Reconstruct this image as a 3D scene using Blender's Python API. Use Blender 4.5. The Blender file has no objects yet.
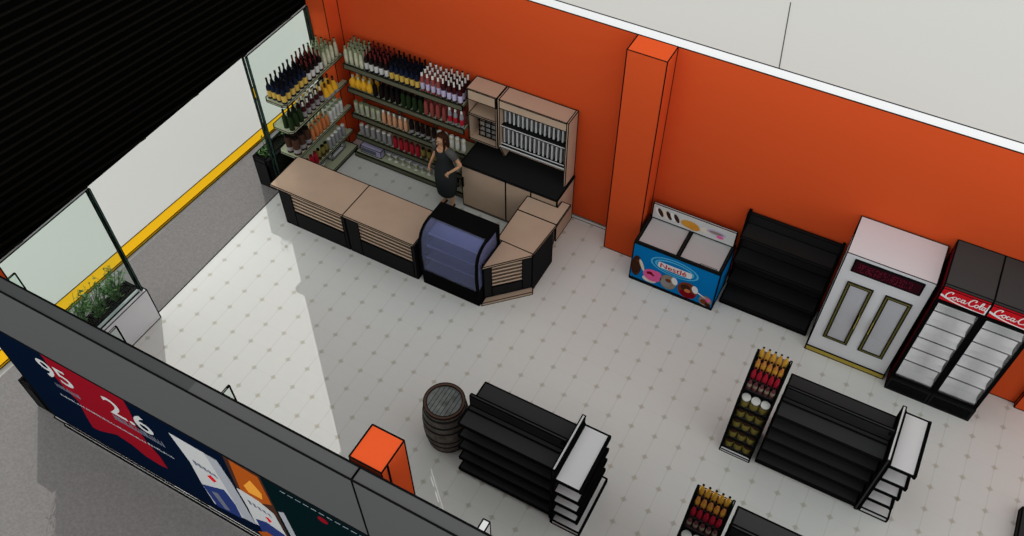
import bpy, bmesh, math, random
from mathutils import Vector, Matrix
random.seed(7)
SC = bpy.context.scene
COL = SC.collection
PI = math.pi

# ------------------------------------------------------------------ camera
R0 = (0.8777536705415887, 0.47910164498922353, -0.003179248242625332)
R1 = (0.3671407141376484, -0.6768657842996673, -0.6380128572896427)
R2 = (-0.3078249338069705, 0.5588508958684925, -0.7700191467189099)
cam_data = bpy.data.cameras.new('camera')
cam_data.sensor_width = 36.0
cam_data.lens = 882.588 / 1024 * 36
cam_data.clip_end = 300
cam = bpy.data.objects.new('camera', cam_data)
COL.objects.link(cam)
M = Matrix.Identity(4)
for i in range(3):
    M[i][0] = R0[i]; M[i][1] = -R1[i]; M[i][2] = -R2[i]
M[0][3], M[1][3], M[2][3] = 6.963316, -6.362358, 11.200149
cam.matrix_world = M
SC.camera = cam

# ------------------------------------------------------------------ world, sun, exposure
SKY_A, SKY_B, SKY_C = 0.68, 1.15, 1.0
world = bpy.data.worlds.new('sky'); SC.world = world
world.use_nodes = True
wb = world.node_tree.nodes['Background']
wb.inputs[0].default_value = (.965, .995, 1.0, 1)
wb.inputs[1].default_value = 1.0
# a bright overcast-like sky, brightest low down in front of the shop
_nt = world.node_tree
_tc = _nt.nodes.new('ShaderNodeTexCoord'); _sx = _nt.nodes.new('ShaderNodeSeparateXYZ'); _nt.links.new(_tc.outputs['Generated'], _sx.inputs[0])
_ab = _nt.nodes.new('ShaderNodeMath'); _ab.operation = 'ABSOLUTE'; _nt.links.new(_sx.outputs[2], _ab.inputs[0])
_su = _nt.nodes.new('ShaderNodeMath'); _su.operation = 'SUBTRACT'; _su.inputs[0].default_value = 1.0; _nt.links.new(_ab.outputs[0], _su.inputs[1])
_pw = _nt.nodes.new('ShaderNodeMath'); _pw.operation = 'POWER'; _nt.links.new(_su.outputs[0], _pw.inputs[0]); _pw.inputs[1].default_value = 2.0
_az = _nt.nodes.new('ShaderNodeMath'); _az.operation = 'MULTIPLY_ADD'; _nt.links.new(_sx.outputs[1], _az.inputs[0]); _az.inputs[1].default_value = -SKY_C; _az.inputs[2].default_value = 1.0
_pz = _nt.nodes.new('ShaderNodeMath'); _pz.operation = 'MULTIPLY'; _nt.links.new(_pw.outputs[0], _pz.inputs[0]); _nt.links.new(_az.outputs[0], _pz.inputs[1])
_ma = _nt.nodes.new('ShaderNodeMath'); _ma.operation = 'MULTIPLY_ADD'; _nt.links.new(_pz.outputs[0], _ma.inputs[0]); _ma.inputs[1].default_value = SKY_B; _ma.inputs[2].default_value = SKY_A
_nt.links.new(_ma.outputs[0], wb.inputs[1])
sun_data = bpy.data.lights.new('sun', 'SUN')
sun_data.energy = 2.2
sun_data.angle = 0.0
sun_data.color = (1.0, 0.995, 0.965)
sun = bpy.data.objects.new('sun', sun_data)
COL.objects.link(sun)
sun.rotation_euler = Vector((1.405, -1.30, -1.0)).to_track_quat('-Z', 'Y').to_euler()
sun.location = (-8, 8, 12)
SC.view_settings.view_transform = 'Standard'
SC.view_settings.look = 'None'
SC.view_settings.exposure = 0.0
SC.view_settings.gamma = 1.0
SC.view_settings.use_curve_mapping = False

# ------------------------------------------------------------------ materials
MATS = {}
def s2l(c):
    return tuple(((v / 255) / 12.92 if v / 255 <= 0.04045 else ((v / 255 + 0.055) / 1.055) ** 2.4) for v in c)
def mat(name, rgb, rough=0.9, spec=0.0, noise=0.0, nscale=8.0, metal=0.0, emit=0.0):
    m = bpy.data.materials.new(name); m.use_nodes = True
    nt = m.node_tree; b = nt.nodes['Principled BSDF']
    b.inputs['Base Color'].default_value = (*rgb, 1)
    b.inputs['Roughness'].default_value = rough
    b.inputs['Specular IOR Level'].default_value = spec
    b.inputs['Metallic'].default_value = metal
    if emit:
        b.inputs['Emission Color'].default_value = (*rgb, 1); b.inputs['Emission Strength'].default_value = emit
    if noise:
        tc = nt.nodes.new('ShaderNodeTexCoord'); n = nt.nodes.new('ShaderNodeTexNoise')
        n.inputs['Scale'].default_value = nscale; n.inputs['Detail'].default_value = 5
        mr = nt.nodes.new('ShaderNodeMapRange'); mr.inputs['From Min'].default_value = .3; mr.inputs['From Max'].default_value = .7
        mr.inputs['To Min'].default_value = 1 - noise; mr.inputs['To Max'].default_value = 1 + noise
        mx = nt.nodes.new('ShaderNodeVectorMath'); mx.operation = 'SCALE'
        mx.inputs[0].default_value = rgb
        nt.links.new(tc.outputs['Object'], n.inputs['Vector']); nt.links.new(n.outputs['Fac'], mr.inputs['Value'])
        nt.links.new(mr.outputs['Result'], mx.inputs['Scale']); nt.links.new(mx.outputs['Vector'], b.inputs['Base Color'])
    MATS[name] = m
    return m

mat('ink', (.006, .006, .006))
mat('orange', (.665, .086, .022))
mat('pavement', (.565, .565, .535))
mat('asphalt', (.225, .212, .205), noise=.13, nscale=30)
mat('yellow_paint', (.80, .44, .012))
mat('white_band', (.80, .80, .80))
mat('skirting', (.75, .75, .73))
mat('parapet_grey', (.085, .085, .085))
mat('black_cladding', (.0015, .0015, .0013))
mat('black_ridge', (.006, .0055, .0045))
mat('tan', (.53, .385, .28), noise=.04, nscale=3)
mat('black', (.018, .018, .018))
mat('deep_black', (.006, .006, .006))
mat('shelf_black', (.040, .040, .040))
mat('charcoal', (.062, .062, .060))
mat('white', (.82, .82, .82))
mat('offwhite', (.66, .66, .65))
mat('panel_grey', (.74, .74, .76))
mat('sage', (.46, .49, .33))
mat('sage_dark', (.13, .13, .085))
mat('gold', (.48, .36, .07))
mat('bronze', (.07, .065, .025))
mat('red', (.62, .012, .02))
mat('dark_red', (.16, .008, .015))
mat('blue', (.004, .19, .52))
mat('light_blue', (.10, .50, .78))
mat('navy', (.002, .006, .018))
mat('deep_teal', (.002, .009, .011))
mat('poster_red', (.22, .006, .013))
mat('poster_white', (.47, .47, .47))
mat('poster_dim', (.13, .14, .18))
mat('poster_grey', (.32, .33, .36))
mat('poster_blue', (.02, .035, .14))
mat('poster_orange', (.36, .075, .010))
mat('poster_amber', (.72, .30, .04))
mat('pink', (.85, .13, .36))
mat('chocolate', (.055, .022, .014))
mat('caramel', (.20, .045, .018))
mat('cookie', (.30, .24, .18))
mat('cream', (.80, .72, .60))
mat('honey', (.70, .33, .05))
mat('led_red', (.16, .012, .03), emit=.10)
mat('led_dark', (.030, .006, .010))
mat('soil', (.015, .015, .012))
mat('leaf', (.055, .13, .035), noise=.3, nscale=20)
mat('leaf_pale', (.16, .27, .11))
mat('glass_edge', (.10, .22, .17))
mat('metal_grey', (.55, .55, .55), rough=.5)
mat('slot_grey', (.52, .53, .53))
mat('case_violet', (.30, .32, .46))
mat('endcap_white', (.72, .72, .72))
mat('bronze_line', (.20, .17, .05))
mat('case_shelf', (.62, .64, .85))
mat('skin', (.62, .34, .20))
mat('dress', (.030, .033, .034))
mat('dress_grey', (.10, .10, .095))
mat('hair', (.040, .016, .010))
mat('shoe', (.05, .02, .015))
mat('lips', (.45, .08, .07))
mat('barrel_wood', (.17, .16, .14), noise=.45, nscale=9)
mat('barrel_lid', (.17, .185, .175), noise=.45, nscale=7)
mat('barrel_rim', (.10, .060, .045))
mat('barrel_hoop', (.035, .035, .035))
# bottles
mat('g_navy', (.012, .016, .035)); mat('g_dark', (.016, .010, .010)); mat('g_green', (.02, .035, .014))
mat('g_clear', (.42, .45, .34)); mat('g_pale', (.50, .52, .36)); mat('g_rose', (.30, .07, .06)); mat('g_maroon', (.05, .010, .012))
mat('g_orange', (.62, .20, .07)); mat('g_salmon', (.66, .34, .19)); mat('g_yellow', (.80, .42, .03)); mat('g_red', (.42, .02, .035))
mat('g_grey', (.28, .28, .30)); mat('g_brown', (.06, .03, .02)); mat('g_olive', (.22, .18, .045)); mat('g_cream', (.62, .60, .45))
mat('g_lilac', (.50, .46, .66)); mat('l_gold', (.62, .42, .09)); mat('l_white', (.62, .62, .60)); mat('l_grey', (.30, .29, .30)); mat('l_lilac', (.55, .50, .68))
mat('c_black', (.010, .008, .008)); mat('c_red', (.14, .02, .02)); mat('c_white', (.75, .75, .70)); mat('c_green', (.20, .26, .14)); mat('c_navy', (.02, .03, .08))
mat('juice_yellow', (.66, .36, .05)); mat('juice_orange', (.62, .24, .06)); mat('juice_red', (.42, .02, .04)); mat('juice_plum', (.14, .045, .05))
mat('skirt_stone', (.6, .6, .58))

def glass(name, col, ior=1.45, tr=1.0):
    m = bpy.data.materials.new(name); m.use_nodes = True
    b = m.node_tree.nodes['Principled BSDF']
    b.inputs['Base Color'].default_value = (*col, 1)
    b.inputs['Transmission Weight'].default_value = tr
    b.inputs['Roughness'].default_value = 0.0
    b.inputs['IOR'].default_value = ior
    b.inputs['Specular IOR Level'].default_value = 0.1
    MATS[name] = m
glass('window_glass', (.83, .92, .87), 1.12)
glass('case_glass', (.40, .43, .64), 1.10, .80)
glass('fridge_glass', (.72, .72, .72), 1.08, .85)

def floor_material():
    m = bpy.data.materials.new('floor_tiles'); m.use_nodes = True
    nt = m.node_tree; b = nt.nodes['Principled BSDF']
    b.inputs['Roughness'].default_value = .9; b.inputs['Specular IOR Level'].default_value = 0
    N = nt.nodes.new; L = nt.links.new
    tc = N('ShaderNodeTexCoord'); sx = N('ShaderNodeSeparateXYZ'); L(tc.outputs['Object'], sx.inputs[0])
    def math_(op, a, c=None):
        n = N('ShaderNodeMath'); n.operation = op
        for k, v in enumerate((a, c)):
            if v is None: continue
            if isinstance(v, (int, float)): n.inputs[k].default_value = v
            else: L(v, n.inputs[k])
        return n.outputs[0]
    def tri(o):   # distance (metres) to the nearest lattice line
        f = math_('DIVIDE', o, .36); f = math_('ADD', f, 100.5); f = math_('FRACT', f)
        return math_('MULTIPLY', math_('ABSOLUTE', math_('SUBTRACT', f, .5)), .36)
    dx = tri(sx.outputs[0]); dy = tri(sx.outputs[1])
    dsum = math_('ADD', dx, dy)
    mr = N('ShaderNodeMapRange'); mr.inputs['From Min'].default_value = .060; mr.inputs['From Max'].default_value = .026; L(dsum, mr.inputs['Value']); dot = mr.outputs['Result']
    lx = math_('LESS_THAN', dx, .0055); ly = math_('LESS_THAN', dy, .003)
    line = math_('MAXIMUM', lx, math_('MULTIPLY', ly, .5))
    nz = N('ShaderNodeTexNoise'); nz.inputs['Scale'].default_value = 1.1; L(tc.outputs['Object'], nz.inputs['Vector'])
    nz2 = N('ShaderNodeTexNoise'); nz2.inputs['Scale'].default_value = 6; nz2.inputs['Detail'].default_value = 4; L(tc.outputs['Object'], nz2.inputs['Vector'])
    base = N('ShaderNodeMix'); base.data_type = 'RGBA'
    base.inputs['A'].default_value = (.745, .742, .705, 1); base.inputs['B'].default_value = (.77, .768, .73, 1)
    L(nz2.outputs['Fac'], base.inputs['Factor'])
    m1 = N('ShaderNodeMix'); m1.data_type = 'RGBA'; m1.inputs['B'].default_value = (.53, .53, .49, 1)
    L(math_('MULTIPLY', line, .38), m1.inputs['Factor']); L(base.outputs['Result'], m1.inputs['A'])
    dc = N('ShaderNodeMix'); dc.data_type = 'RGBA'; dc.inputs['A'].default_value = (.40, .40, .37, 1); dc.inputs['B'].default_value = (.52, .46, .30, 1)
    L(nz.outputs['Fac'], dc.inputs['Factor'])
    m2 = N('ShaderNodeMix'); m2.data_type = 'RGBA'
    L(math_('MULTIPLY', dot, .66), m2.inputs['Factor']); L(m1.outputs['Result'], m2.inputs['A']); L(dc.outputs['Result'], m2.inputs['B'])
    L(m2.outputs['Result'], b.inputs['Base Color'])
    MATS['floor_tiles'] = m
floor_material()

# ------------------------------------------------------------------ mesh builder
class MB:
    def __init__(s, ink=.0055):
        s.bm = bmesh.new(); s.mats = []; s.ink = ink
    def mi(s, name):
        if name not in s.mats: s.mats.append(name)
        return s.mats.index(name)
    def face(s, pts, m):
        vs = [s.bm.verts.new(p) for p in pts]
        f = s.bm.faces.new(vs); f.material_index = s.mi(m); return f
    def hexa(s, b, t, m, mtop=None):
        """b, t: bottom and top loops (ccw seen from above)."""
        n = len(b); vb = [s.bm.verts.new(p) for p in b]; vt = [s.bm.verts.new(p) for p in t]
        k = s.mi(m); kt = s.mi(mtop) if mtop else k
        f = s.bm.faces.new(vb[::-1]); f.material_index = k
        f = s.bm.faces.new(vt); f.material_index = kt
        for i in range(n):
            f = s.bm.faces.new((vb[i], vb[(i + 1) % n], vt[(i + 1) % n], vt[i])); f.material_index = k
        return s
    def box(s, x0, x1, y0, y1, z0, z1, m, mtop=None):
        p = [(x0, y0), (x1, y0), (x1, y1), (x0, y1)]
        return s.hexa([(*q, z0) for q in p], [(*q, z1) for q in p], m, mtop)
    def poly(s, pts, z0, z1, m, mtop=None):
        return s.hexa([(*q, z0) for q in pts], [(*q, z1) for q in pts], m, mtop)
    def profx(s, prof, x0, x1, m):
        """extrude a (y,z) profile along x."""
        a = [s.bm.verts.new((x0, y, z)) for y, z in prof]; b = [s.bm.verts.new((x1, y, z)) for y, z in prof]
        k = s.mi(m); n = len(prof)
        s.bm.faces.new(a).material_index = k; s.bm.faces.new(b[::-1]).material_index = k
        for i in range(n):
            s.bm.faces.new((a[i], b[i], b[(i + 1) % n], a[(i + 1) % n])).material_index = k
        return s
    def plate(s, pts, y, th, m):
        """flat graphic in an x,z plane facing -y, th thick."""
        a = [s.bm.verts.new((x, y, z)) for x, z in pts]; b = [s.bm.verts.new((x, y + th, z)) for x, z in pts]
        k = s.mi(m); n = len(pts)
        s.bm.faces.new(a).material_index = k; s.bm.faces.new(b[::-1]).material_index = k
        for i in range(n):
            s.bm.faces.new((a[i], b[i], b[(i + 1) % n], a[(i + 1) % n])).material_index = k
        return s
    def lathe(s, prof, seg=12, c=(0, 0, 0), mats=None, m='white', sx=1, sy=1):
        """prof: (r,z[,mat]) from the bottom up."""
        rings = []
        for p in prof:
            r, z = p[0], p[1]
            rings.append([s.bm.verts.new((c[0] + sx * r * math.cos(2 * PI * i / seg), c[1] + sy * r * math.sin(2 * PI * i / seg), c[2] + z)) for i in range(seg)])
        for k in range(len(prof) - 1):
            mm = prof[k + 1][2] if len(prof[k + 1]) > 2 else m
            ki = s.mi(mm)
            for i in range(seg):
                f = s.bm.faces.new((rings[k][i], rings[k][(i + 1) % seg], rings[k + 1][(i + 1) % seg], rings[k + 1][i])); f.material_index = ki
                f.smooth = True
        f = s.bm.faces.new(rings[0][::-1]); f.material_index = s.mi(prof[1][2] if len(prof[1]) > 2 else m)
        f = s.bm.faces.new(rings[-1]); f.material_index = s.mi(prof[-1][2] if len(prof[-1]) > 2 else m)
        return s
    def bar(s, a, b, r, m, up=None):
        a = Vector(a); b = Vector(b); d = (b - a)
        if d.length < 1e-6: return s
        d.normalize()
        u = d.orthogonal().normalized() if up is None else (Vector(up) - d * Vector(up).dot(d)).normalized()
        w = d.cross(u)
        k = s.mi(m)
        va = [s.bm.verts.new(a + u * r * i + w * r * j) for i, j in ((-1, -1), (1, -1), (1, 1), (-1, 1))]
        vb = [s.bm.verts.new(b + u * r * i + w * r * j) for i, j in ((-1, -1), (1, -1), (1, 1), (-1, 1))]
        s.bm.faces.new(va[::-1]).material_index = k; s.bm.faces.new(vb).material_index = k
        for i in range(4):
            s.bm.faces.new((va[i], va[(i + 1) % 4], vb[(i + 1) % 4], vb[i])).material_index = k
        return s
    def tube(s, pts, r, m, seg=6):
        pts = [Vector(p) for p in pts]; k = s.mi(m); rings = []
        u = (pts[1] - pts[0]).orthogonal().normalized()
        for i, p in enumerate(pts):
            d = (pts[min(i + 1, len(pts) - 1)] - pts[max(i - 1, 0)]).normalized()
            u = (u - d * u.dot(d)).normalized(); w = d.cross(u)
            rr = r[i] if isinstance(r, (list, tuple)) else r
            rings.append([s.bm.verts.new(p + (u * math.cos(2 * PI * j / seg) + w * math.sin(2 * PI * j / seg)) * rr) for j in range(seg)])
        for i in range(len(pts) - 1):
            for j in range(seg):
                f = s.bm.faces.new((rings[i][j], rings[i][(j + 1) % seg], rings[i + 1][(j + 1) % seg], rings[i + 1][j])); f.material_index = k; f.smooth = True
        s.bm.faces.new(rings[0][::-1]).material_index = k; s.bm.faces.new(rings[-1]).material_index = k
        return s
    def text(s, string, x, z, size, y, m, th=.004, shear=0, sxx=1.0, bold=0.0, rot=0):
        """lettering standing in an x,z plane facing -y; x,z = lower left."""
        cu = bpy.data.curves.new('lettering', 'FONT'); cu.body = string; cu.size = size; cu.shear = shear; cu.offset = bold
        o = bpy.data.objects.new('lettering', cu); COL.objects.link(o)
        dg = bpy.context.evaluated_depsgraph_get(); dg.update()
        me = bpy.data.meshes.new_from_object(o.evaluated_get(dg))
        k = s.mi(m); cr, sr = math.cos(rot), math.sin(rot)
        vs = []
        for v in me.vertices:
            px, pz = v.co.x * sxx, v.co.y
            vs.append(s.bm.verts.new((x + px * cr - pz * sr, y, z + px * sr + pz * cr)))
        for p in me.polygons:
            try:
                s.bm.faces.new([vs[i] for i in p.vertices]).material_index = k
            except ValueError: pass
        bpy.data.objects.remove(o); bpy.data.curves.remove(cu); bpy.data.meshes.remove(me)
        return s
    def add_ink(s, r, ang=28):
        bm = s.bm; bm.normal_update()
        todo = []
        for e in bm.edges:
            lf = e.link_faces
            if len(lf) == 2 and math.degrees(lf[0].normal.angle(lf[1].normal, 0)) > ang:
                todo.append((e.verts[0].co.copy(), e.verts[1].co.copy(), (lf[0].normal + lf[1].normal).copy()))
        for a, b, n in todo:
            if n.length < 1e-5: continue
            s.bar(a, b, r, 'ink', up=n)
    def obj(s, name, parent=None, loc=(0, 0, 0), rotz=0, label=None, cat=None, group=None, kind=None, ink=None, fix=True):
        r = s.ink if ink is None else ink
        if fix: bmesh.ops.recalc_face_normals(s.bm, faces=s.bm.faces)
        if r: s.add_ink(r)
        me = bpy.data.meshes.new(name)
        s.bm.to_mesh(me); s.bm.free()
        for n in s.mats: me.materials.append(MATS[n])
        o = bpy.data.objects.new(name, me); COL.objects.link(o)
        o.location = loc; o.rotation_euler = (0, 0, rotz)
        if parent: o.parent = parent
        tag(o, label, cat, group, kind)
        return o

def tag(o, label=None, cat=None, group=None, kind=None):
    if label: o['label'] = label
    if cat: o['category'] = cat
    if group: o['group'] = group
    if kind: o['kind'] = kind
    return o
def root(name, label, cat, loc=(0, 0, 0), rotz=0, group=None):
    o = bpy.data.objects.new(name, None); COL.objects.link(o); o.empty_display_size = .1
    o.location = loc; o.rotation_euler = (0, 0, rotz)
    return tag(o, label, cat, group)
def kids(o): return [c for c in bpy.data.objects if c.parent == o]
def copy_tree(o, parent=None):
    ch = kids(o)
    c = o.copy(); COL.objects.link(c); c.parent = parent
    for k in ch: copy_tree(k, c)
    return c
def struct(mb, name, **k):
    return mb.obj(name, kind='structure', **k)

# ================================================================== SETTING
m = MB(); m.box(-45, 60, -40, 70, -.20, -.06, 'pavement'); struct(m, 'pavement', ink=0)
m = MB(); m.poly([(-3.55, -16), (30, -16), (30, -3.86), (-2.0, -3.86), (-2.0, 3.27), (-2.0, 6.5), (-3.0, 6.5)], -.055, -.012, 'asphalt'); struct(m, 'asphalt_forecourt', ink=0)
m = MB(ink=.007); m.poly([(-4.30, -16), (-4.02, -16), (-3.40, -3.6), (-3.155, 2.6), (-2.95, 6.5), (-3.13, 6.5), (-3.35, 2.6), (-3.64, -3.6)], -.054, -.004, 'yellow_paint'); struct(m, 'yellow_line')
m = MB(ink=.007); m.box(-2.0, 13.2, -3.86, 3.3, -.06, 0, 'floor_tiles'); struct(m, 'floor')
m = MB(); m.bar((4.22, 11.4, -.058), (4.76, 8.8, -.058), .008, 'parapet_grey'); struct(m, 'trim_1', ink=0)

m = MB(ink=.007)
m.box(-2.14, 13.2, 3.29, 3.48, -.06, 4.0, 'orange', 'white_band'); struct(m, 'wall_back')
m = MB(ink=.005); m.box(-1.6, 3.62, 3.27, 3.29, 0, .07, 'skirting'); struct(m, 'baseboard_back')
# orange pillars
def pillar(x0, x1, y0, y1, z1, label, line=False):
    m = MB(ink=.0065); m.box(x0, x1, y0, y1, 0, z1, 'orange')
    if line: m.bar((x1 + .001, y0 + .09, .01), (x1 + .001, y0 + .09, z1 - .01), .003, 'ink')
    o = m.obj('pillar', label=label, cat='pillar'); return o
pillar(3.62, 4.2, 2.915, 3.29, 4.0, 'wide orange pillar on the back wall beside the ice cream freezer')
pillar(3.85, 4.2, -3.77, -3.40, 4.0, 'bright-topped orange pillar standing behind the grey front parapet', True)
pillar(-2.0, -1.65, -3.77, -3.40, 4.0, 'orange pillar at the far left end of the front parapet')
pillar(-1.98, -1.60, 2.96, 3.29, 4.0, 'orange corner pillar beside the glass behind the drinks shelves')
pillar(9.62, 10.16, 3.02, 3.29, 4.0, 'orange pillar right behind the rightmost drinks fridge')
pillar(10.163, 10.8, 2.94, 3.29, 4.0, 'orange pillar at the extreme right of the back wall')

# black corrugated hoarding above the side glazing
def hoarding():
    m = MB()
    y0, y1, z0, z1 = -4.0, 2.845, 2.87, 6.92
    m.box(-2.06, -2.0, y0, 1.5, z0, z1, 'black_cladding')
    m.box(-2.06, -2.0, 1.5, 2.84, z0, 7.6, 'black_cladding')  # unseen top raised above the front section for extra shade indoors
    m.box(-2.06, -2.0, 2.84, 2.955, z0, 3.72, 'black_cladding'); m.box(-2.06, -2.0, 2.84, 2.955, 4.45, 7.6, 'black_cladding')
    m.box(-2.008, -2.0, 2.868, 2.885, 3.72, 4.45, 'black_cladding'); m.box(-2.008, -2.0, 2.915, 2.955, 3.72, 4.45, 'black_cladding')  # thin plate with slots shaped so sun streaks fall on the floor
    m.box(-2.06, -1.985, 2.955, 3.29, z0, 7.6, 'black_cladding')
    m.box(-2.06, -2.0, 3.485, 6.8, z0, 7.6, 'black_cladding'); m.box(-2.06, -2.0, 3.285, 3.49, 4.005, 7.6, 'black_cladding')  # unseen run past the back wall, added to shade the gondola side
    z = z0 - .1
    while z < z1 + 1.1:      # slightly slanting ribs
        a = [y0, z + .0]; b = [y1, z - .115 * (y1 - y0)]
        # clip to the panel
        def zz(y): return z - .115 * (y - y0)
        ya, yb = y0, y1
        if zz(ya) > z1 - .02: ya = y0 + (z - (z1 - .02)) / .115
        if zz(yb) < z0 + .02: yb = y0 + (z - (z0 + .02)) / .115
        if yb - ya > .05:
            m.bar((-1.998, ya, zz(ya)), (-1.998, yb, zz(yb)), .016, 'black_ridge', up=(1, 0, 0))
        z += .125
    m.obj('wall_left_cladding', kind='structure', ink=0)
hoarding()

# front facade: grey parapet in two lengths over the glazing
m = MB(ink=.008); m.box(-2.06, 4.0, -3.95, -3.81, 2.77, 4.0, 'parapet_grey'); struct(m, 'wall_front_parapet')
m = MB(ink=.008); m.box(4.0, 13.2, -3.95, -3.81, 2.77, 4.0, 'parapet_grey'); struct(m, 'wall_front_parapet')
m = MB(ink=.005); m.box(-2.0, 13.2, -3.80, -3.78, .06, 2.77, 'deep_teal'); struct(m, 'wall_front')
m = MB(ink=.006); m.box(-1.75, 13.2, -3.885, -3.86, -.012, .03, 'skirting'); struct(m, 'baseboard_front')

def fin(x, label, m2='window_glass', w=.02):
    m = MB(ink=.005); m.box(x - w / 2, x + w / 2, -3.68, -3.52, 0, 3.5, m2)
    m.obj('glass_fin', label=label, cat='glass fin', group='glass fins behind the front parapet')
fin(-1.02, 'clear glass fin behind the parapet, leftmost and farthest from the barrel')
fin(.53, 'clear glass fin behind the parapet near the grey planter')
fin(2.09, 'clear glass fin behind the parapet, on the sunlit floor left of the bright orange pillar')
fin(5.12, 'pale white fin behind the parapet at the bottom edge, below the barrel', 'white', .07)

# side glazing
def pane(y0, y1, label, zb=0.0):
    t = root('glass_partition', label, 'glass partition', (-2.0, y0, 0), group='glass partitions under the black cladding')
    L_ = y1 - y0
    m = MB(ink=.005); m.box(-.035, .035, 0.0, L_, zb, 2.865, 'window_glass'); m.obj('pane', t, ink=0)
    m = MB(ink=.004)
    for yy in ((0, L_)):
        m.box(-.05, -.028, yy - .012, yy + .012, zb, 2.865, 'glass_edge'); m.box(.028, .05, yy - .012, yy + .012, zb, 2.865, 'glass_edge')
    m.obj('edge_strip', t, ink=.006)
    m = MB(ink=.004); m.box(-.03, .03, 0, L_, 2.855, 2.868, 'offwhite'); m.obj('top_rail', t)
    return t
pane(-3.78, -1.80, 'large green tinted glass partition behind the planter at the left', .706)
pane(1.43, 2.945, 'green tinted glass partition behind the corner drinks shelves')

# ------------------------------------------------------------------ planters with their plants
def planter(x0, x1, y0, y1, h, label, inner):
    t = root('planter', label, 'planter', ((x0 + x1) / 2, (y0 + y1) / 2, -.012))
    a, b = (x1 - x0) / 2, (y1 - y0) / 2
    h += .012
    m = MB(ink=.006)
    m.box(-a, a, -b, b, 0, h - .10, 'black')
    m.box(-a, -a + .03, -b, b, h - .10, h, 'black'); m.box(-a + .03, a - .03, -b, -b + .03, h - .1, h, 'black'); m.box(-a + .03, a - .03, b - .03, b, h - .1, h, 'black')
    m.obj('trough', t)
    m = MB(ink=.007); m.box(a - .07, a + .012, -b, b + .012, 0.001, h + .005, inner); m.obj('inner_panel', t, label='pale panel facing the shop')
    m = MB(); m.box(-a + .03, a - .07, -b + .03, b - .03, h - .1, h - .06, 'soil'); m.obj('soil', t, ink=0)
    return t
planter(-2.37, -2.095, -3.82, -1.77, .66, 'long black planter with a pale inner panel beside the left glass', 'black')
m = MB(ink=.007); m.box(-2.07, -1.9, -3.76, -1.76, 0, .70, 'panel_grey'); m.bar((-1.97, -3.7, .702), (-1.97, -1.85, .702), .004, 'ink')
m.obj('low_partition', label='low pale grey wall box standing inside the left glass partition', cat='low wall')
planter(-2.42, -2.09, 1.36, 3.15, .66, 'black planter outside the glass behind the left counter end', 'black')

def plant(x, y, z, n, h, spread, label, group):
    m = MB()
    for i in range(n):
        a = random.uniform(0.25 * PI, 1.75 * PI); l = h * random.uniform(.5, 1); sp = spread * random.uniform(.3, 1)
        p0 = Vector((x + random.uniform(-.04, .04), y + random.uniform(-.05, .05), z))
        p2 = p0 + Vector((min(math.cos(a) * sp * .7, -2.08 - p0.x), math.sin(a) * sp, l)); p1 = (p0 + p2) / 2 + Vector((0, 0, l * .12))
        m.tube([p0, p1, p2], [.006, .005, .002], 'leaf', 4)
        for k in range(9):
            q = p0.lerp(p1, k / 5) if k < 5 else p1.lerp(p2, (k - 4) / 5)
            d = Vector((random.uniform(-1, 1), random.uniform(-1, 1), random.uniform(-.1, .8))).normalized() * random.uniform(.05, .09)
            w = d.cross(Vector((0, 0, 1))).normalized() * .013
            mm = random.choice(['leaf', 'leaf', 'leaf_pale'])
            m.face([Vector((min(v.x, -2.05), v.y, v.z)) for v in (q, q + d * .5 + w, q + d, q + d * .5 - w)], mm)
    return m.obj('leafy_plant', label=label, cat='plant', group=group, ink=0, fix=False)
PY = [-3.45, -3.1, -2.75, -2.4, -2.05]
PN = ['nearest the parapet', 'second from the parapet', 'in the middle', 'second from the glass edge', 'nearest the glass edge']
for k, yy in enumerate(PY):
    plant(-2.25, yy, .63, 30, .80 - .07 * k, .36, 'leafy green plant in the long left planter, ' + PN[k], 'leafy plants in the left planter')
for k, yy in enumerate((1.5, 2.1, 2.7)):
    plant(-2.25, yy, .59, 4, .45, .2, 'thin twiggy plant in the black planter behind the corner shelves, ' + ['nearest the counter', 'middle one', 'nearest the back wall'][k], 'twiggy plants behind the corner shelves')

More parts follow.
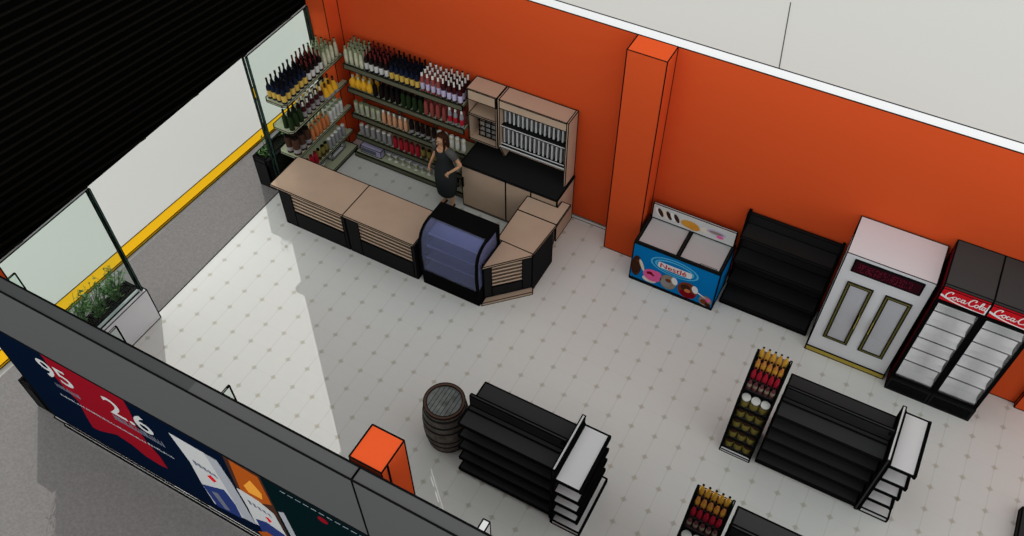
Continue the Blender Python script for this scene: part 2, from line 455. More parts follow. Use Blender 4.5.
# ================================================================== POSTER on the front glazing
def poster():
    t = root('advert_poster', 'wide dark blue advertising poster under the grey parapet with large white numbers', 'poster', (0, -3.80, 0))
    m = MB(ink=.007); m.box(-1.99, 4.35, -.04, 0, .06, 2.77, 'navy'); m.obj('panel', t)
    g = MB(); y = -.045
    g.plate([(-.95, 2.75), (-.92, 2.26), (-.98, 1.81), (-.94, 1.59), (-.82, 1.35), (-.92, .86), (-.96, .56), (-.80, .60), (-.38, .86), (-.14, .80), (.04, .64), (.27, .61), (.42, .65), (.42, .98), (.32, 1.29), (.32, 1.67), (.40, 2.09), (.44, 2.75)], y, .004, 'poster_red')
    g.obj('red_swoosh', t, ink=0)
    g = MB(); y = -.047
    g.text('95', -1.20, 1.755, .58, y, 'poster_white', sxx=1.0, bold=0); g.text('95', -1.188, 1.750, .58, y - .0005, 'poster_white', sxx=1.0, bold=0); g.text('95', -1.182, 1.758, .58, y - .001, 'poster_white', sxx=1.0, bold=0)
    g.obj('large_number', t, ink=0, label='large white 95')
    g = MB(); g.text('2.6', -.10, 1.69, .60, y, 'poster_white', sxx=1.05, bold=.006)
    g.obj('large_number', t, ink=0, label='large white 2.6')
    random.seed(3)
    def row(x0, x1, z, h, mt):
        x = x0; g = MB()
        while x < x1:
            w = random.uniform(.02, .045)
            k = random.choice((0, 1, 2))
            if k == 0: g.plate([(x, z), (x + w, z), (x + w, z + h), (x, z + h)], y, .002, mt)
            elif k == 1:
                g.plate([(x, z), (x + w * .35, z), (x + w * .35, z + h), (x, z + h)], y, .002, mt); g.plate([(x + w * .4, z), (x + w, z), (x + w, z + h * .35), (x + w * .4, z + h * .35)], y, .002, mt)
            else: g.plate([(x, z), (x + w, z), (x + w * .7, z + h), (x + w * .3, z + h)], y, .002, mt)
            x += w + .014
        g.obj('small_print', t, ink=0)
    row(-1.12, -.72, 1.50, .10, 'poster_dim'); row(-.10, .70, 1.50, .14, 'poster_dim')
    row(-1.20, .30, 1.22, .045, 'poster_grey'); row(.34, .78, 1.24, .05, 'poster_grey')
    g = MB()
    g.plate([(1.02, 2.12), (1.73, 2.09), (1.79, 1.58), (1.83, .45), (1.10, .30), (1.08, .9), (1.11, 1.48)], y, .003, 'poster_white')
    g.plate([(1.55, 2.10), (1.73, 2.09), (1.79, 1.58), (1.83, .45), (1.62, .42), (1.60, 1.3)], y - .002, .003, 'poster_grey')
    g.plate([(1.09, .86), (1.28, .98), (1.53, 1.14), (1.60, .80), (1.58, .36), (1.14, .28)], y - .003, .003, 'poster_blue')
    g.plate([(1.22, .80), (1.34, .86), (1.40, .40), (1.30, .36)], y - .005, .003, 'poster_dim')
    g.plate([(1.33, 1.33), (1.41, 1.42), (1.47, 1.31), (1.40, 1.22)], y - .004, .003, 'red')
    for k in range(5): g.plate([(1.20 + .07 * k, 1.62 - .02 * k), (1.24 + .07 * k, 1.62 - .02 * k), (1.26 + .07 * k, 1.53 - .02 * k), (1.21 + .07 * k, 1.50)], y - .004, .003, 'poster_dim')
    g.obj('pack_picture', t, ink=0, label='white and blue pack with a red diamond')
    g = MB()
    g.plate([(1.90, 2.36), (2.45, 2.36), (2.44, .10), (2.40, .10), (2.38, 1.2), (1.84, 1.48)], y + .001, .002, 'chocolate')
    g.plate([(1.98, 2.34), (2.38, 2.30), (2.39, 1.60), (2.16, 1.42), (1.90, 1.50)], y, .003, 'poster_orange')
    g.plate([(2.02, 1.75), (2.20, 2.05), (2.30, 1.80), (2.26, 1.62), (2.05, 1.60)], y - .002, .003, 'poster_amber')
    g.plate([(1.84, 1.50), (1.90, 1.52), (2.16, 1.48), (2.35, 1.31), (2.39, .60), (1.84, .48), (1.86, 1.0)], y - .003, .003, 'poster_white')
    g.plate([(2.14, 1.02), (2.19, 1.05), (2.23, .97), (2.17, .88)], y - .005, .003, 'red')
    for k in range(5): g.plate([(1.94 + .07 * k, 1.30 - .02 * k), (1.98 + .07 * k, 1.30 - .02 * k), (1.99 + .07 * k, 1.20 - .02 * k), (1.95 + .07 * k, 1.18)], y - .005, .003, 'poster_dim')
    g.plate([(1.90, .70), (2.10, .82), (2.36, .72), (2.38, .45), (1.90, .30)], y - .004, .003, 'poster_blue')
    g.plate([(1.80, .20), (2.0, .42), (2.3, .32), (2.35, .12), (1.85, .10)], y - .006, .003, 'poster_orange')
    g.obj('pack_picture', t, ink=0, label='orange topped pack with a white middle')
    g = MB()
    g.plate([(2.42, 2.75), (4.34, 2.75), (4.34, .08), (2.42, .08)], y, .003, 'deep_teal')
    g.plate([(2.46, 1.5), (2.56, 1.58), (2.60, .4), (2.50, .3)], y - .003, .003, 'poster_grey')
    ci = [(3.22 + .07 * math.cos(a * PI / 6), 2.09 + .07 * math.sin(a * PI / 6)) for a in range(12)]
    g.plate(ci, y - .003, .003, 'poster_red')
    for k in range(12): g.plate([(2.68 + .105 * k, 2.262), (2.75 + .105 * k, 2.262), (2.75 + .105 * k, 2.275), (2.68 + .105 * k, 2.275)], y - .003, .003, 'poster_grey')
    g.obj('dark_green_panel', t, ink=0)
poster()

# ================================================================== COUNTERS
def counter(x, x_left, label):
    t = root('serving_counter', label, 'counter', (x, 1.2, 0), group='wooden serving counters')
    m = MB(ink=.0065); m.box(x_left, .665, -.395, .375, .825, .865, 'tan'); m.obj('countertop', t)
    m = MB(ink=.006)
    m.box(-.66, .66, -.30, .30, .0, .825, 'black')
    m.box(-.66, -.42, -.37, -.30, 0, .825, 'black'); m.box(.60, .66, -.37, -.30, 0, .825, 'black'); m.box(-.42, .60, -.37, -.30, 0, .37, 'black')
    m.obj('body', t)
    for k in range(5):
        m = MB(ink=.004); z = .395 + k * .083
        m.box(-.42, .60, -.362, -.30, z, z + .055, 'tan'); m.obj('slat', t)
    return t
counter(-.75, -.80, 'wooden serving counter at the left end by the glass')
counter(.595, -.68, 'wooden serving counter left of the glass display case')

def corner_counter():
    t = root('corner_counter', 'angled wooden corner counter right of the glass display case', 'counter', (2.7, 1.7, 0))
    O = Vector((2.7, 1.7))
    def P(l): return [(x - O.x, y - O.y) for x, y in l]
    m = MB(ink=.0065); m.poly(P([(2.43, .92), (2.985, 1.50), (2.985, 1.535), (2.43, 1.55)]), .825, .865, 'tan'); m.obj('countertop', t, label='triangular end top')
    m = MB(ink=.0065); m.poly(P([(2.345, 1.552), (2.985, 1.537), (3.03, 2.25), (2.325, 2.25)]), .825, .866, 'tan'); m.obj('countertop', t)
    m = MB(ink=.006)
    m.poly(P([(2.43, 1.05), (2.90, 1.54), (2.96, 2.2), (2.43, 2.2)]), .0, .825, 'black')
    d = Vector((.6, .6)).normalized(); n = Vector((d.y, -d.x))
    a = Vector((2.43, .96)); b = Vector((2.985, 1.51))
    def strip(t0, t1, z0, z1, off0, off1, mt, mm):
        p = a.lerp(b, t0); q = a.lerp(b, t1)
        mm.poly(P([tuple(p - n * off1), tuple(p - n * off0), tuple(q - n * off0), tuple(q - n * off1)]), z0, z1, mt)
    strip(0, .16, .08, .825, .0, .07, 'black', m); strip(.80, 1, .08, .825, .0, .07, 'black', m); strip(.16, .80, .08, .30, .0, .07, 'black', m)
    m.poly(P([(2.90, 1.54), (2.995, 1.51), (2.995, 2.2), (2.94, 2.2)]), 0, .825, 'black')
    m.obj('body', t)
    for k in range(6):
        m = MB(ink=.004); z = .325 + k * .083
        strip(.16, .80, z, z + .055, .004, .06, 'tan', m); m.obj('slat', t)
    m = MB(ink=.006); m.poly(P([(2.44, .85), (3.04, 1.44), (2.98, 1.56), (2.43, 1.02)]), .0, .06, 'tan'); m.obj('plinth', t)
corner_counter()
def flap():
    t = root('counter_flap', 'wooden lift-up counter flap joining the corner counter to the kitchen cupboards', 'counter flap', (2.68, 2.42, 0))
    m = MB(ink=.0065)
    m.poly([(-.355, -.165), (.35, -.165), (.35, .33), (.195, .33), (.195, .175), (-.355, .175)], .828, .868, 'tan'); m.obj('flap_board', t)
    m = MB(ink=.006); m.poly([(.0, -.15), (.16, -.15), (.16, .15), (.0, .15)], 0, .828, 'tan'); m.obj('support_panel', t)
flap()

def display_case():
    t = root('display_case', 'black refrigerated display case with curved blue glass front', 'display case', (1.885, 1.2, 0))
    hx = .515
    prof = [(-.37, .0), (-.37, .33), (.32, .33), (.32, 0)]
    m = MB(ink=.006); m.profx(prof, -hx, hx, 'deep_black'); m.box(-hx, hx, .26, .32, .33, 1.24, 'deep_black'); m.obj('base', t)
    m = MB(ink=.006); m.box(-hx, hx, -.03, .30, 1.20, 1.25, 'deep_black'); m.obj('top', t)
    gp = [(-.37, .33), (-.385, .70), (-.36, 1.02), (-.30, 1.15), (-.19, 1.22), (-.03, 1.245)]
    gi = [(y + .012, z - .006) for y, z in gp]
    m = MB(); m.profx(gp + gi[::-1], -hx + .02, hx - .02, 'case_glass'); m.obj('front_glass', t, ink=0)
    for sx in (-1, 1):
        m = MB()
        for i in range(len(gp) - 1):
            m.bar((sx * (hx - .01), gp[i][0], gp[i][1]), (sx * (hx - .01), gp[i + 1][0], gp[i + 1][1]), .02, 'deep_black', up=(1, 0, 0))
        m.obj('side_frame', t, ink=0)
        m = MB(); sd = [(y, z) for y, z in gi] + [(.26, 1.2), (.26, .33)]
        m.profx(sd, sx * (hx - .018) - .004, sx * (hx - .018) + .004, 'case_glass'); m.obj('side_glass', t, ink=0)
    m = MB(); m.box(-hx + .03, hx - .03, .235, .26, .33, 1.2, 'case_violet'); m.box(-hx + .03, hx - .03, -.33, .235, .33, .35, 'case_violet'); m.obj('liner', t, ink=0)
    for z, yf in ((.56, -.28), (.80, -.24), (1.0, -.16)):
        m = MB(); m.box(-hx + .04, hx - .04, yf, .235, z, z + .008, 'case_violet'); m.box(-hx + .04, hx - .04, yf - .012, yf, z - .012, z + .014, 'case_shelf'); m.obj('shelf', t, ink=0)
    ld = bpy.data.lights.new('case_fill', 'AREA'); ld.shape = 'RECTANGLE'; ld.size = .9; ld.size_y = .05; ld.energy = .45; ld.color = (.8, .85, 1)  # added fill light under the top, brightens the dark interior
    lo = bpy.data.objects.new('case_fill', ld); COL.objects.link(lo); lo.parent = t; lo.location = (0, .02, 1.185)
display_case()

# ================================================================== KITCHEN
def kitchen():
    t = root('base_cupboard', 'low wooden cupboard run with black worktop against the orange wall', 'cupboard', (1.95, 2.93, 0))
    m = MB(ink=.006); m.box(-.90, .90, -.30, .31, .0, .98, 'tan'); m.obj('body', t)
    m = MB(ink=.007); m.box(-.905, .905, -.33, .315, .98, 1.015, 'black'); m.obj('worktop', t)
    for x0, x1, hx in ((-.89, -.05, -.86), (-.04, .42, .385), (.43, .89, .465)):
        m = MB(ink=.006); m.box(x0, x1, -.318, -.30, .05, .965, 'tan'); d = m.obj('door', t)
        m = MB(); m.bar((hx, -.335, .50), (hx, -.335, .72), .011, 'ink'); m.bar((hx, -.335, .52), (hx, -.318, .52), .008, 'ink'); m.bar((hx, -.335, .70), (hx, -.318, .70), .008, 'ink'); m.obj('handle', d, ink=0)
    # hutch left
    t = root('wall_cabinet', 'open wooden hutch with a small bottle grid above the black worktop', 'cabinet', (1.315, 3.1, 1.3)); t.scale = (.9, 1, 1.06)
    m = MB(ink=.006)
    a = .30
    m.box(-a, a, -.17, .165, .98, 1.0, 'tan'); m.box(-a, a, -.17, -.15, .80, .98, 'tan')
    m.box(-a, -a + .02, -.17, .165, 0, .98, 'tan'); m.box(a - .03, a, -.17, .165, 0, .98, 'tan'); m.box(-a + .02, a - .03, .145, .165, 0, .98, 'tan')
    m.obj('carcass', t)
    m = MB(ink=.007); m.box(-a + .02, a - .03, -.165, .145, .50, .53, 'tan'); m.obj('shelf', t)
    m = MB(ink=.007); m.box(-a + .0, a - .03, -.168, .145, .0, .03, 'tan'); m.obj('shelf', t)
    m = MB()
    for k in range(4): m.bar((-.14 + .12 * k, -.06, .06), (-.14 + .12 * k, -.06, .36), .009, 'ink')
    for z in (.06, .16, .26, .36): m.bar((-.16, -.06, z), (.24, -.06, z), .009, 'ink')
    for k in range(4): m.bar((-.14 + .12 * k, -.06, .36), (-.14 + .12 * k, .14, .36), .009, 'ink')
    for k in range(3):
        for z in (.16, .26, .06): m.box(-.125 + .12 * k, -.035 + .12 * k, -.04, .1, z + .012, z + .02, 'slot_grey')
    m.obj('bottle_grid', t, ink=0)
    # hutch right
    t = root('wall_cabinet', 'wide wooden hutch with a rack of grey packs above the black worktop', 'cabinet', (2.215, 3.1, 1.016)); t.scale = (1.035, 1, 1.045)
    m = MB(ink=.006); a = .595
    m.box(-a + .03, a - .03, -.17, .165, 1.265, 1.285, 'tan'); m.box(-a + .03, a - .03, -.17, -.15, 1.12, 1.265, 'tan'); m.box(-a + .03, a - .03, .145, .165, 0, 1.265, 'tan')
    m.obj('carcass', t)
    for sx in (-1, 1):
        m = MB(ink=.006); x = sx * (a - .015); m.profx([(-.168, .35 if sx < 0 else 0), (-.17, 1.285), (.165, 1.285), (.165, 0), (.0, 0)] if sx < 0 else [(-.168, 0), (-.17, 1.285), (.165, 1.285), (.165, 0)], x - .015, x + .015, 'tan'); m.obj('side_panel', t)
    m = MB(); m.box(-a + .03, a - .03, .10, .145, .30, 1.12, 'black'); m.box(-a + .03, a - .03, -.12, .145, .72, .75, 'black'); m.obj('rack_back', t, ink=0)
    for rw, (z0, z1, yy) in enumerate(((.78, 1.08, -.06), (.40, .70, -.10))):
        for k in range(15):
            x = -a + .055 + k * .0755
            m = MB(); m.box(x, x + .045, yy, yy + .10, z0, z1, 'slot_grey'); m.obj('pack_column', t, ink=.004)
    m = MB(); m.box(-a + .03, a - .03, -.165, .0, .34, .352, 'black')
    m.bar((-a + .03, -.166, .365), (a - .03, -.166, .365), .011, 'metal_grey'); m.bar((-a + .03, -.12, .39), (a - .03, -.12, .39), .008, 'metal_grey'); m.bar((-a + .03, -.14, .76), (a - .03, -.14, .76), .007, 'metal_grey')
    m.obj('rail', t, ink=0)
kitchen()

# ================================================================== DRINKS SHELVING
A_X0, A_X1 = -1.33, .99
A_Z = [2.0, 1.50, .93, .43, .10]
def shelving_a():
    t = root('shelving_unit', 'long sage green shelving unit of bottles along the orange wall', 'shelving', ((A_X0 + A_X1) / 2, 3.05, 0), group='bottle shelving units')
    L_ = (A_X1 - A_X0) / 2
    m = MB(ink=.005)
    for x in (-L_ + .01, -.4, .35, L_ - .01): m.box(x - .012, x + .012, .17, .20, 0, 2.05, 'sage')
    m.obj('upright', t)
    for i, z in enumerate(A_Z):
        yf = -.17 if i < 4 else -.28
        m = MB(ink=.005); m.box(-L_, L_, yf, .165, z - .03, z, 'sage'); s = m.obj('shelf', t)
        m = MB(ink=.006); m.box(-L_, L_, yf - .022, yf, z - .085, z + .012, 'sage_dark'); m.obj('price_rail', s, label='dark front price rail')
    m = MB(ink=.005); m.box(-L_, L_, -.26, .16, 0, .068, 'sage_dark'); m.obj('plinth', t)
shelving_a()
B_Y0, B_Y1 = 1.51, 3.09
B_Z = [2.0, 1.43, .88, .38, .10]
def shelving_b():
    t = root('shelving_unit', 'corner sage green shelving unit of bottles in front of the glass', 'shelving', (-1.72, 2.30, 0), group='bottle shelving units')
    L_ = (B_Y1 - B_Y0) / 2
    m = MB(ink=.004)
    for y in (0, L_ - .02): m.box(-.215, -.19, y - .012, y + .012, 0, 2.05, 'sage_dark')
    m.obj('upright', t)
    for i, z in enumerate(B_Z):
        xf = .22 if i < 4 else .33
        c = .06
        ye = L_ - (.09 if i == 3 else 0)
        pts = [(-.21, -L_ + c), (-.21 + c, -L_), (xf - c, -L_), (xf, -L_ + c), (xf, ye), (-.21, ye)]
        if i == 4: pts = [(-.21, -L_), (xf, -L_), (xf, L_ - .17), (-.21, L_ - .17)]
        m = MB(ink=.006); m.poly(pts, z - .035, z, 'sage'); m.obj('shelf', t)
    m = MB(ink=.005); m.box(-.2, .31, -L_, L_ - .17, 0, .063, 'sage_dark'); m.obj('plinth', t)
shelving_b()

# bottle kinds: (r, z, material)
def bottle_mesh(kind, body, label, cap, h=.32, r=.036):
    m = MB()
    if kind == 'wine':
        P = [(r * .92, 0), (r, .006, body), (r, h * .10, body), (r * 1.03, h * .12, label), (r * 1.03, h * .42, label), (r, h * .44, body), (r, h * .56, body), (r * .42, h * .72, body), (r * .36, h * .78, cap), (r * .40, h * .97, cap), (r * .40, h, cap)]
    elif kind == 'slim':
        P = [(r * .85, 0), (r * .9, .006, body), (r * .9, h * .14, body), (r * .93, h * .15, label), (r * .93, h * .48, label), (r * .9, h * .5, body), (r * .86, h * .62, body), (r * .5, h * .80, body), (r * .45, h * .88, cap), (r * .45, h, cap)]
    elif kind == 'flask':
        P = [(r * .5, 0), (r * 1.1, h * .12, body), (r * 1.5, h * .36, body), (r * 1.4, h * .56, body), (r * .7, h * .72, body), (r * .4, h * .82, body), (r * .4, h, cap)]
    elif kind == 'decanter':
        P = [(r * 1.6, 0, label), (r * 1.8, h * .05, label), (r * 1.75, h * .18, label), (r * 1.45, h * .30, body), (r * .95, h * .55, body), (r * .5, h * .75, body), (r * .45, h * .82, cap), (r * .45, h, cap)]
    elif kind == 'jar':
        P = [(r * .9, 0), (r, .008, body), (r, h * .12, body), (r * 1.02, h * .14, label), (r * 1.02, h * .34, label), (r, h * .36, body), (r, h * .80, body), (r * .8, h * .9, body), (r * .78, h * .92, cap), (r * .78, h, cap)]
    elif kind == 'can':
        P = [(r * .9, 0), (r, .01, body), (r, h * .2, body), (r * 1.02, h * .22, label), (r * 1.02, h * .7, label), (r, h * .72, body), (r, h * .93, body), (r * .8, h, cap)]
    elif kind == 'goblet':
        P = [(r * .75, 0), (r * .7, .006, body), (r * .12, .014, body), (r * .12, h * .38, body), (r * .25, h * .42, body), (r * 1.25, h * .97, body), (r * 1.2, h, label)]
    elif kind == 'juice':
        P = [(r * .7, 0), (r * .95, h * .08, body), (r, h * .35, body), (r * .85, h * .6, label), (r * .4, h * .85, cap), (r * .35, h, cap)]
    m.lathe(P, 9)
    if kind in ('wine', 'slim', 'decanter', 'juice'):
        m.lathe([(r * .43, h * .985, 'ink'), (r * .43, h * 1.005, 'ink')], 8)
    if kind in ('wine', 'slim', 'jar', 'can'):
        m.lathe([(r * 1.06, 0, 'ink'), (r * 1.06, .006, 'ink')], 9)
    me = bpy.data.meshes.new('bottle')
    bmesh.ops.recalc_face_normals(m.bm, faces=m.bm.faces)
    m.bm.to_mesh(me); m.bm.free()
    for n in m.mats: me.materials.append(MATS[n])
    return me
ORD = ['first', 'second', 'third', 'fourth', 'fifth', 'sixth', 'seventh', 'eighth', 'ninth', 'tenth', 'eleventh', 'twelfth', 'thirteenth', 'fourteenth', 'fifteenth', 'sixteenth', 'seventeenth', 'eighteenth', 'nineteenth', 'twentieth', 'twenty-first', 'twenty-second', 'twenty-third', 'twenty-fourth']
ROWN = ['front row', 'second row', 'third row', 'back row']
def put(me, name, loc, label, cat, group):
    o = bpy.data.objects.new(name, me); COL.objects.link(o); o.location = loc; o.rotation_euler = (0, 0, random.uniform(0, 6))
    tag(o, label, cat, group)
    return o
K = {
 'clear':  ('slim', 'g_pale', 'g_cream', 'c_green', .30, .036, 'pale green bottle'),
 'darkw':  ('wine', 'g_dark', 'l_white', 'c_red', .33, .036, 'dark wine bottle with white label'),
 'navy':   ('wine', 'g_navy', 'l_gold', 'c_black', .32, .038, 'navy bottle with gold label'),
 'rose':   ('slim', 'g_rose', 'l_lilac', 'c_white', .31, .036, 'rose bottle with lilac label'),
 'tallw':  ('wine', 'g_maroon', 'l_lilac', 'c_white', .34, .036, 'dark bottle with white cap'),
 'flask':  ('flask', 'g_yellow', 'g_yellow', 'g_pale', .25, .046, 'round yellow flask'),
 'black':  ('wine', 'c_black', 'g_dark', 'c_black', .29, .036, 'plain black bottle'),
 'green':  ('wine', 'g_green', 'g_green', 'c_black', .31, .040, 'dark green bottle'),
 'pinks':  ('slim', 'g_rose', 'g_rose', 'c_red', .29, .036, 'pinkish red bottle'),
 'redl':   ('slim', 'g_grey', 'g_red', 'c_white', .29, .036, 'grey bottle with red label'),
 'palec':  ('can', 'g_pale', 'g_clear', 'c_green', .22, .034, 'pale green glass jar'),
 'salmon': ('slim', 'g_salmon', 'g_salmon', 'c_white', .25, .037, 'salmon pink bottle'),
 'orange': ('slim', 'g_orange', 'g_orange', 'c_green', .25, .038, 'orange bottle'),
 'darkj':  ('jar', 'g_dark', 'l_grey', 'c_black', .24, .037, 'dark bottle with grey label'),
 'cream':  ('can', 'g_cream', 'c_white', 'c_white', .24, .034, 'cream coloured bottle'),
 'greyj':  ('can', 'g_grey', 'l_grey', 'c_white', .21, .034, 'grey can'),
 'redc':   ('jar', 'g_red', 'g_red', 'c_red', .21, .036, 'red bottle'),
 'olive':  ('jar', 'g_olive', 'g_brown', 'c_black', .20, .037, 'olive brown jar'),
 'brown':  ('jar', 'g_brown', 'l_grey', 'c_black', .30, .058, 'wide brown jug with grey label'),
 'goblet': ('goblet', 'c_white', 'g_grey', 'c_white', .20, .055, 'white stemmed goblet'),
 'maroon': ('wine', 'g_maroon', 'l_grey', 'c_white', .28, .037, 'maroon bottle with white top'),
 'decant': ('decanter', 'g_yellow', 'l_grey', 'g_brown', .27, .042, 'yellow decanter with grey base'),
 'white':  ('can', 'c_white', 'l_white', 'c_green', .24, .034, 'white bottle'),
}
for k_, v_ in list(K.items()):
    f_ = 1.0 if v_[0] in ('goblet',) else (1.06 if v_[0] in ('flask', 'decanter') else 1.20)
    K[k_] = (*v_[:4], v_[4] * f_, v_[5] * (1.12 if f_ > 1.1 else 1.08), v_[6])
KM = {k: bottle_mesh(*v[:6]) for k, v in K.items()}
def fill(axis, a0, a1, fixed, z, rows, segs, where, group, rowdir=1, pitch=.078):
    """segs: list of (kind, count). Spread along axis from a0 to a1."""
    n = sum(c for _, c in segs); step = (a1 - a0) / max(n - 1, 1)
    for rw in range(rows):
        i = 0
        for kind, c in segs:
            v = K[kind]
            for k in range(c):
                a = a0 + step * i + random.uniform(-.006, .006); f = fixed + rowdir * pitch * rw + random.uniform(-.005, .005)
                loc = (a, f, z + .0005) if axis == 'x' else (f, a, z + .0005)
                rn = ROWN[rw] + ', ' if rows > 1 else ''
                put(KM[kind], 'bottle' if kind not in ('goblet', 'greyj') else ('goblet' if kind == 'goblet' else 'drink_can'), loc,
                    '%s, %s such from %s, %s%s' % (v[6], ORD[k], 'left' if axis == 'x' else 'counter', rn, where), 'bottle' if kind != 'goblet' else 'goblet', group)
                i += 1
fill('x', -1.28, .92, 2.925, A_Z[0], 4, [('clear', 4), ('darkw', 5), ('navy', 6), ('rose', 4), ('tallw', 4)], 'top wall shelf', 'bottles on the top shelf along the wall', 1, .088)
fill('x', -1.24, .92, 2.935, A_Z[1], 1, [('flask', 4), ('black', 5), ('green', 4), ('pinks', 4), ('redl', 3)], 'front row, second wall shelf', 'bottles on the second shelf along the wall')
fill('x', -1.20, -.82, 3.03, A_Z[1], 1, [('flask', 4)], 'back row, second wall shelf', 'bottles on the second shelf along the wall')
fill('x', -.68, .92, 3.03, A_Z[1], 1, [('black', 8), ('pinks', 7)], 'back row, second wall shelf', 'bottles on the second shelf along the wall')
fill('x', -1.26, .92, 2.935, A_Z[2], 1, [('palec', 5), ('salmon', 5), ('darkj', 5), ('cream', 5)], 'third wall shelf', 'bottles on the third shelf along the wall')
fill('x', -1.22, .92, 2.935, A_Z[3], 1, [('greyj', 6), ('redc', 5), ('olive', 4), ('greyj', 0), ('cream', 4)], 'fourth wall shelf', 'bottles on the fourth shelf along the wall')
fill('x', -.66, .90, 2.90, A_Z[4], 1, [('goblet', 9), ('darkj', 3)], 'bottom wall shelf', 'glassware on the bottom shelf along the wall')
fill('y', 1.60, 3.00, -1.56, B_Z[0], 4, [('navy', 6), ('darkw', 4), ('clear', 4)], 'top corner shelf', 'bottles on the top corner shelf', -1, .095)
fill('y', 1.62, 2.78, -1.56, B_Z[1], 2, [('green', 3), ('maroon', 5), ('decant', 3)], 'second corner shelf', 'bottles on the second corner shelf', -1, .12)
fill('y', 1.62, 1.92, -1.58, B_Z[2], 2, [('brown', 3)], 'third corner shelf', 'jugs on the third corner shelf', -1, .15)
fill('y', 2.04, 2.86, -1.56, B_Z[2], 2, [('orange', 5), ('white', 4)], 'third corner shelf', 'bottles on the third corner shelf', -1, .11)
fill('y', 1.66, 2.80, -1.56, B_Z[3], 1, [('redc', 4), ('olive', 3), ('greyj', 5)], 'fourth corner shelf', 'bottles on the fourth corner shelf')
fill('y', 1.80, 2.10, -1.56, B_Z[4], 1, [('goblet', 3)], 'bottom corner shelf', 'goblets on the bottom corner shelf')
# boxes
t = root('gift_box', 'lavender flat box lying at the left end of the lowest wall shelf', 'box', (-1.02, 2.88, A_Z[4] + .001))
m = MB(ink=.006); m.box(-.22, .22, -.06, .06, 0, .15, 'g_lilac'); m.obj('carton', t)
m = MB(); m.box(-.20, .12, -.064, -.061, .03, .12, 'poster_dim'); m.obj('front_print', t, ink=0)
t = root('framed_box', 'white framed box standing at the far end of the lowest corner shelf', 'box', (-1.60, 2.56, B_Z[4] + .001))
m = MB(ink=.006)
m.box(-.05, .05, -.20, .20, 0, .03, 'white'); m.box(-.05, .05, -.20, .20, .17, .20, 'white'); m.box(-.05, .05, -.20, -.17, .03, .17, 'white'); m.box(-.05, .05, .17, .20, .03, .17, 'white'); m.box(-.05, -.03, -.17, .17, .03, .17, 'l_grey')
m.obj('box_frame', t)

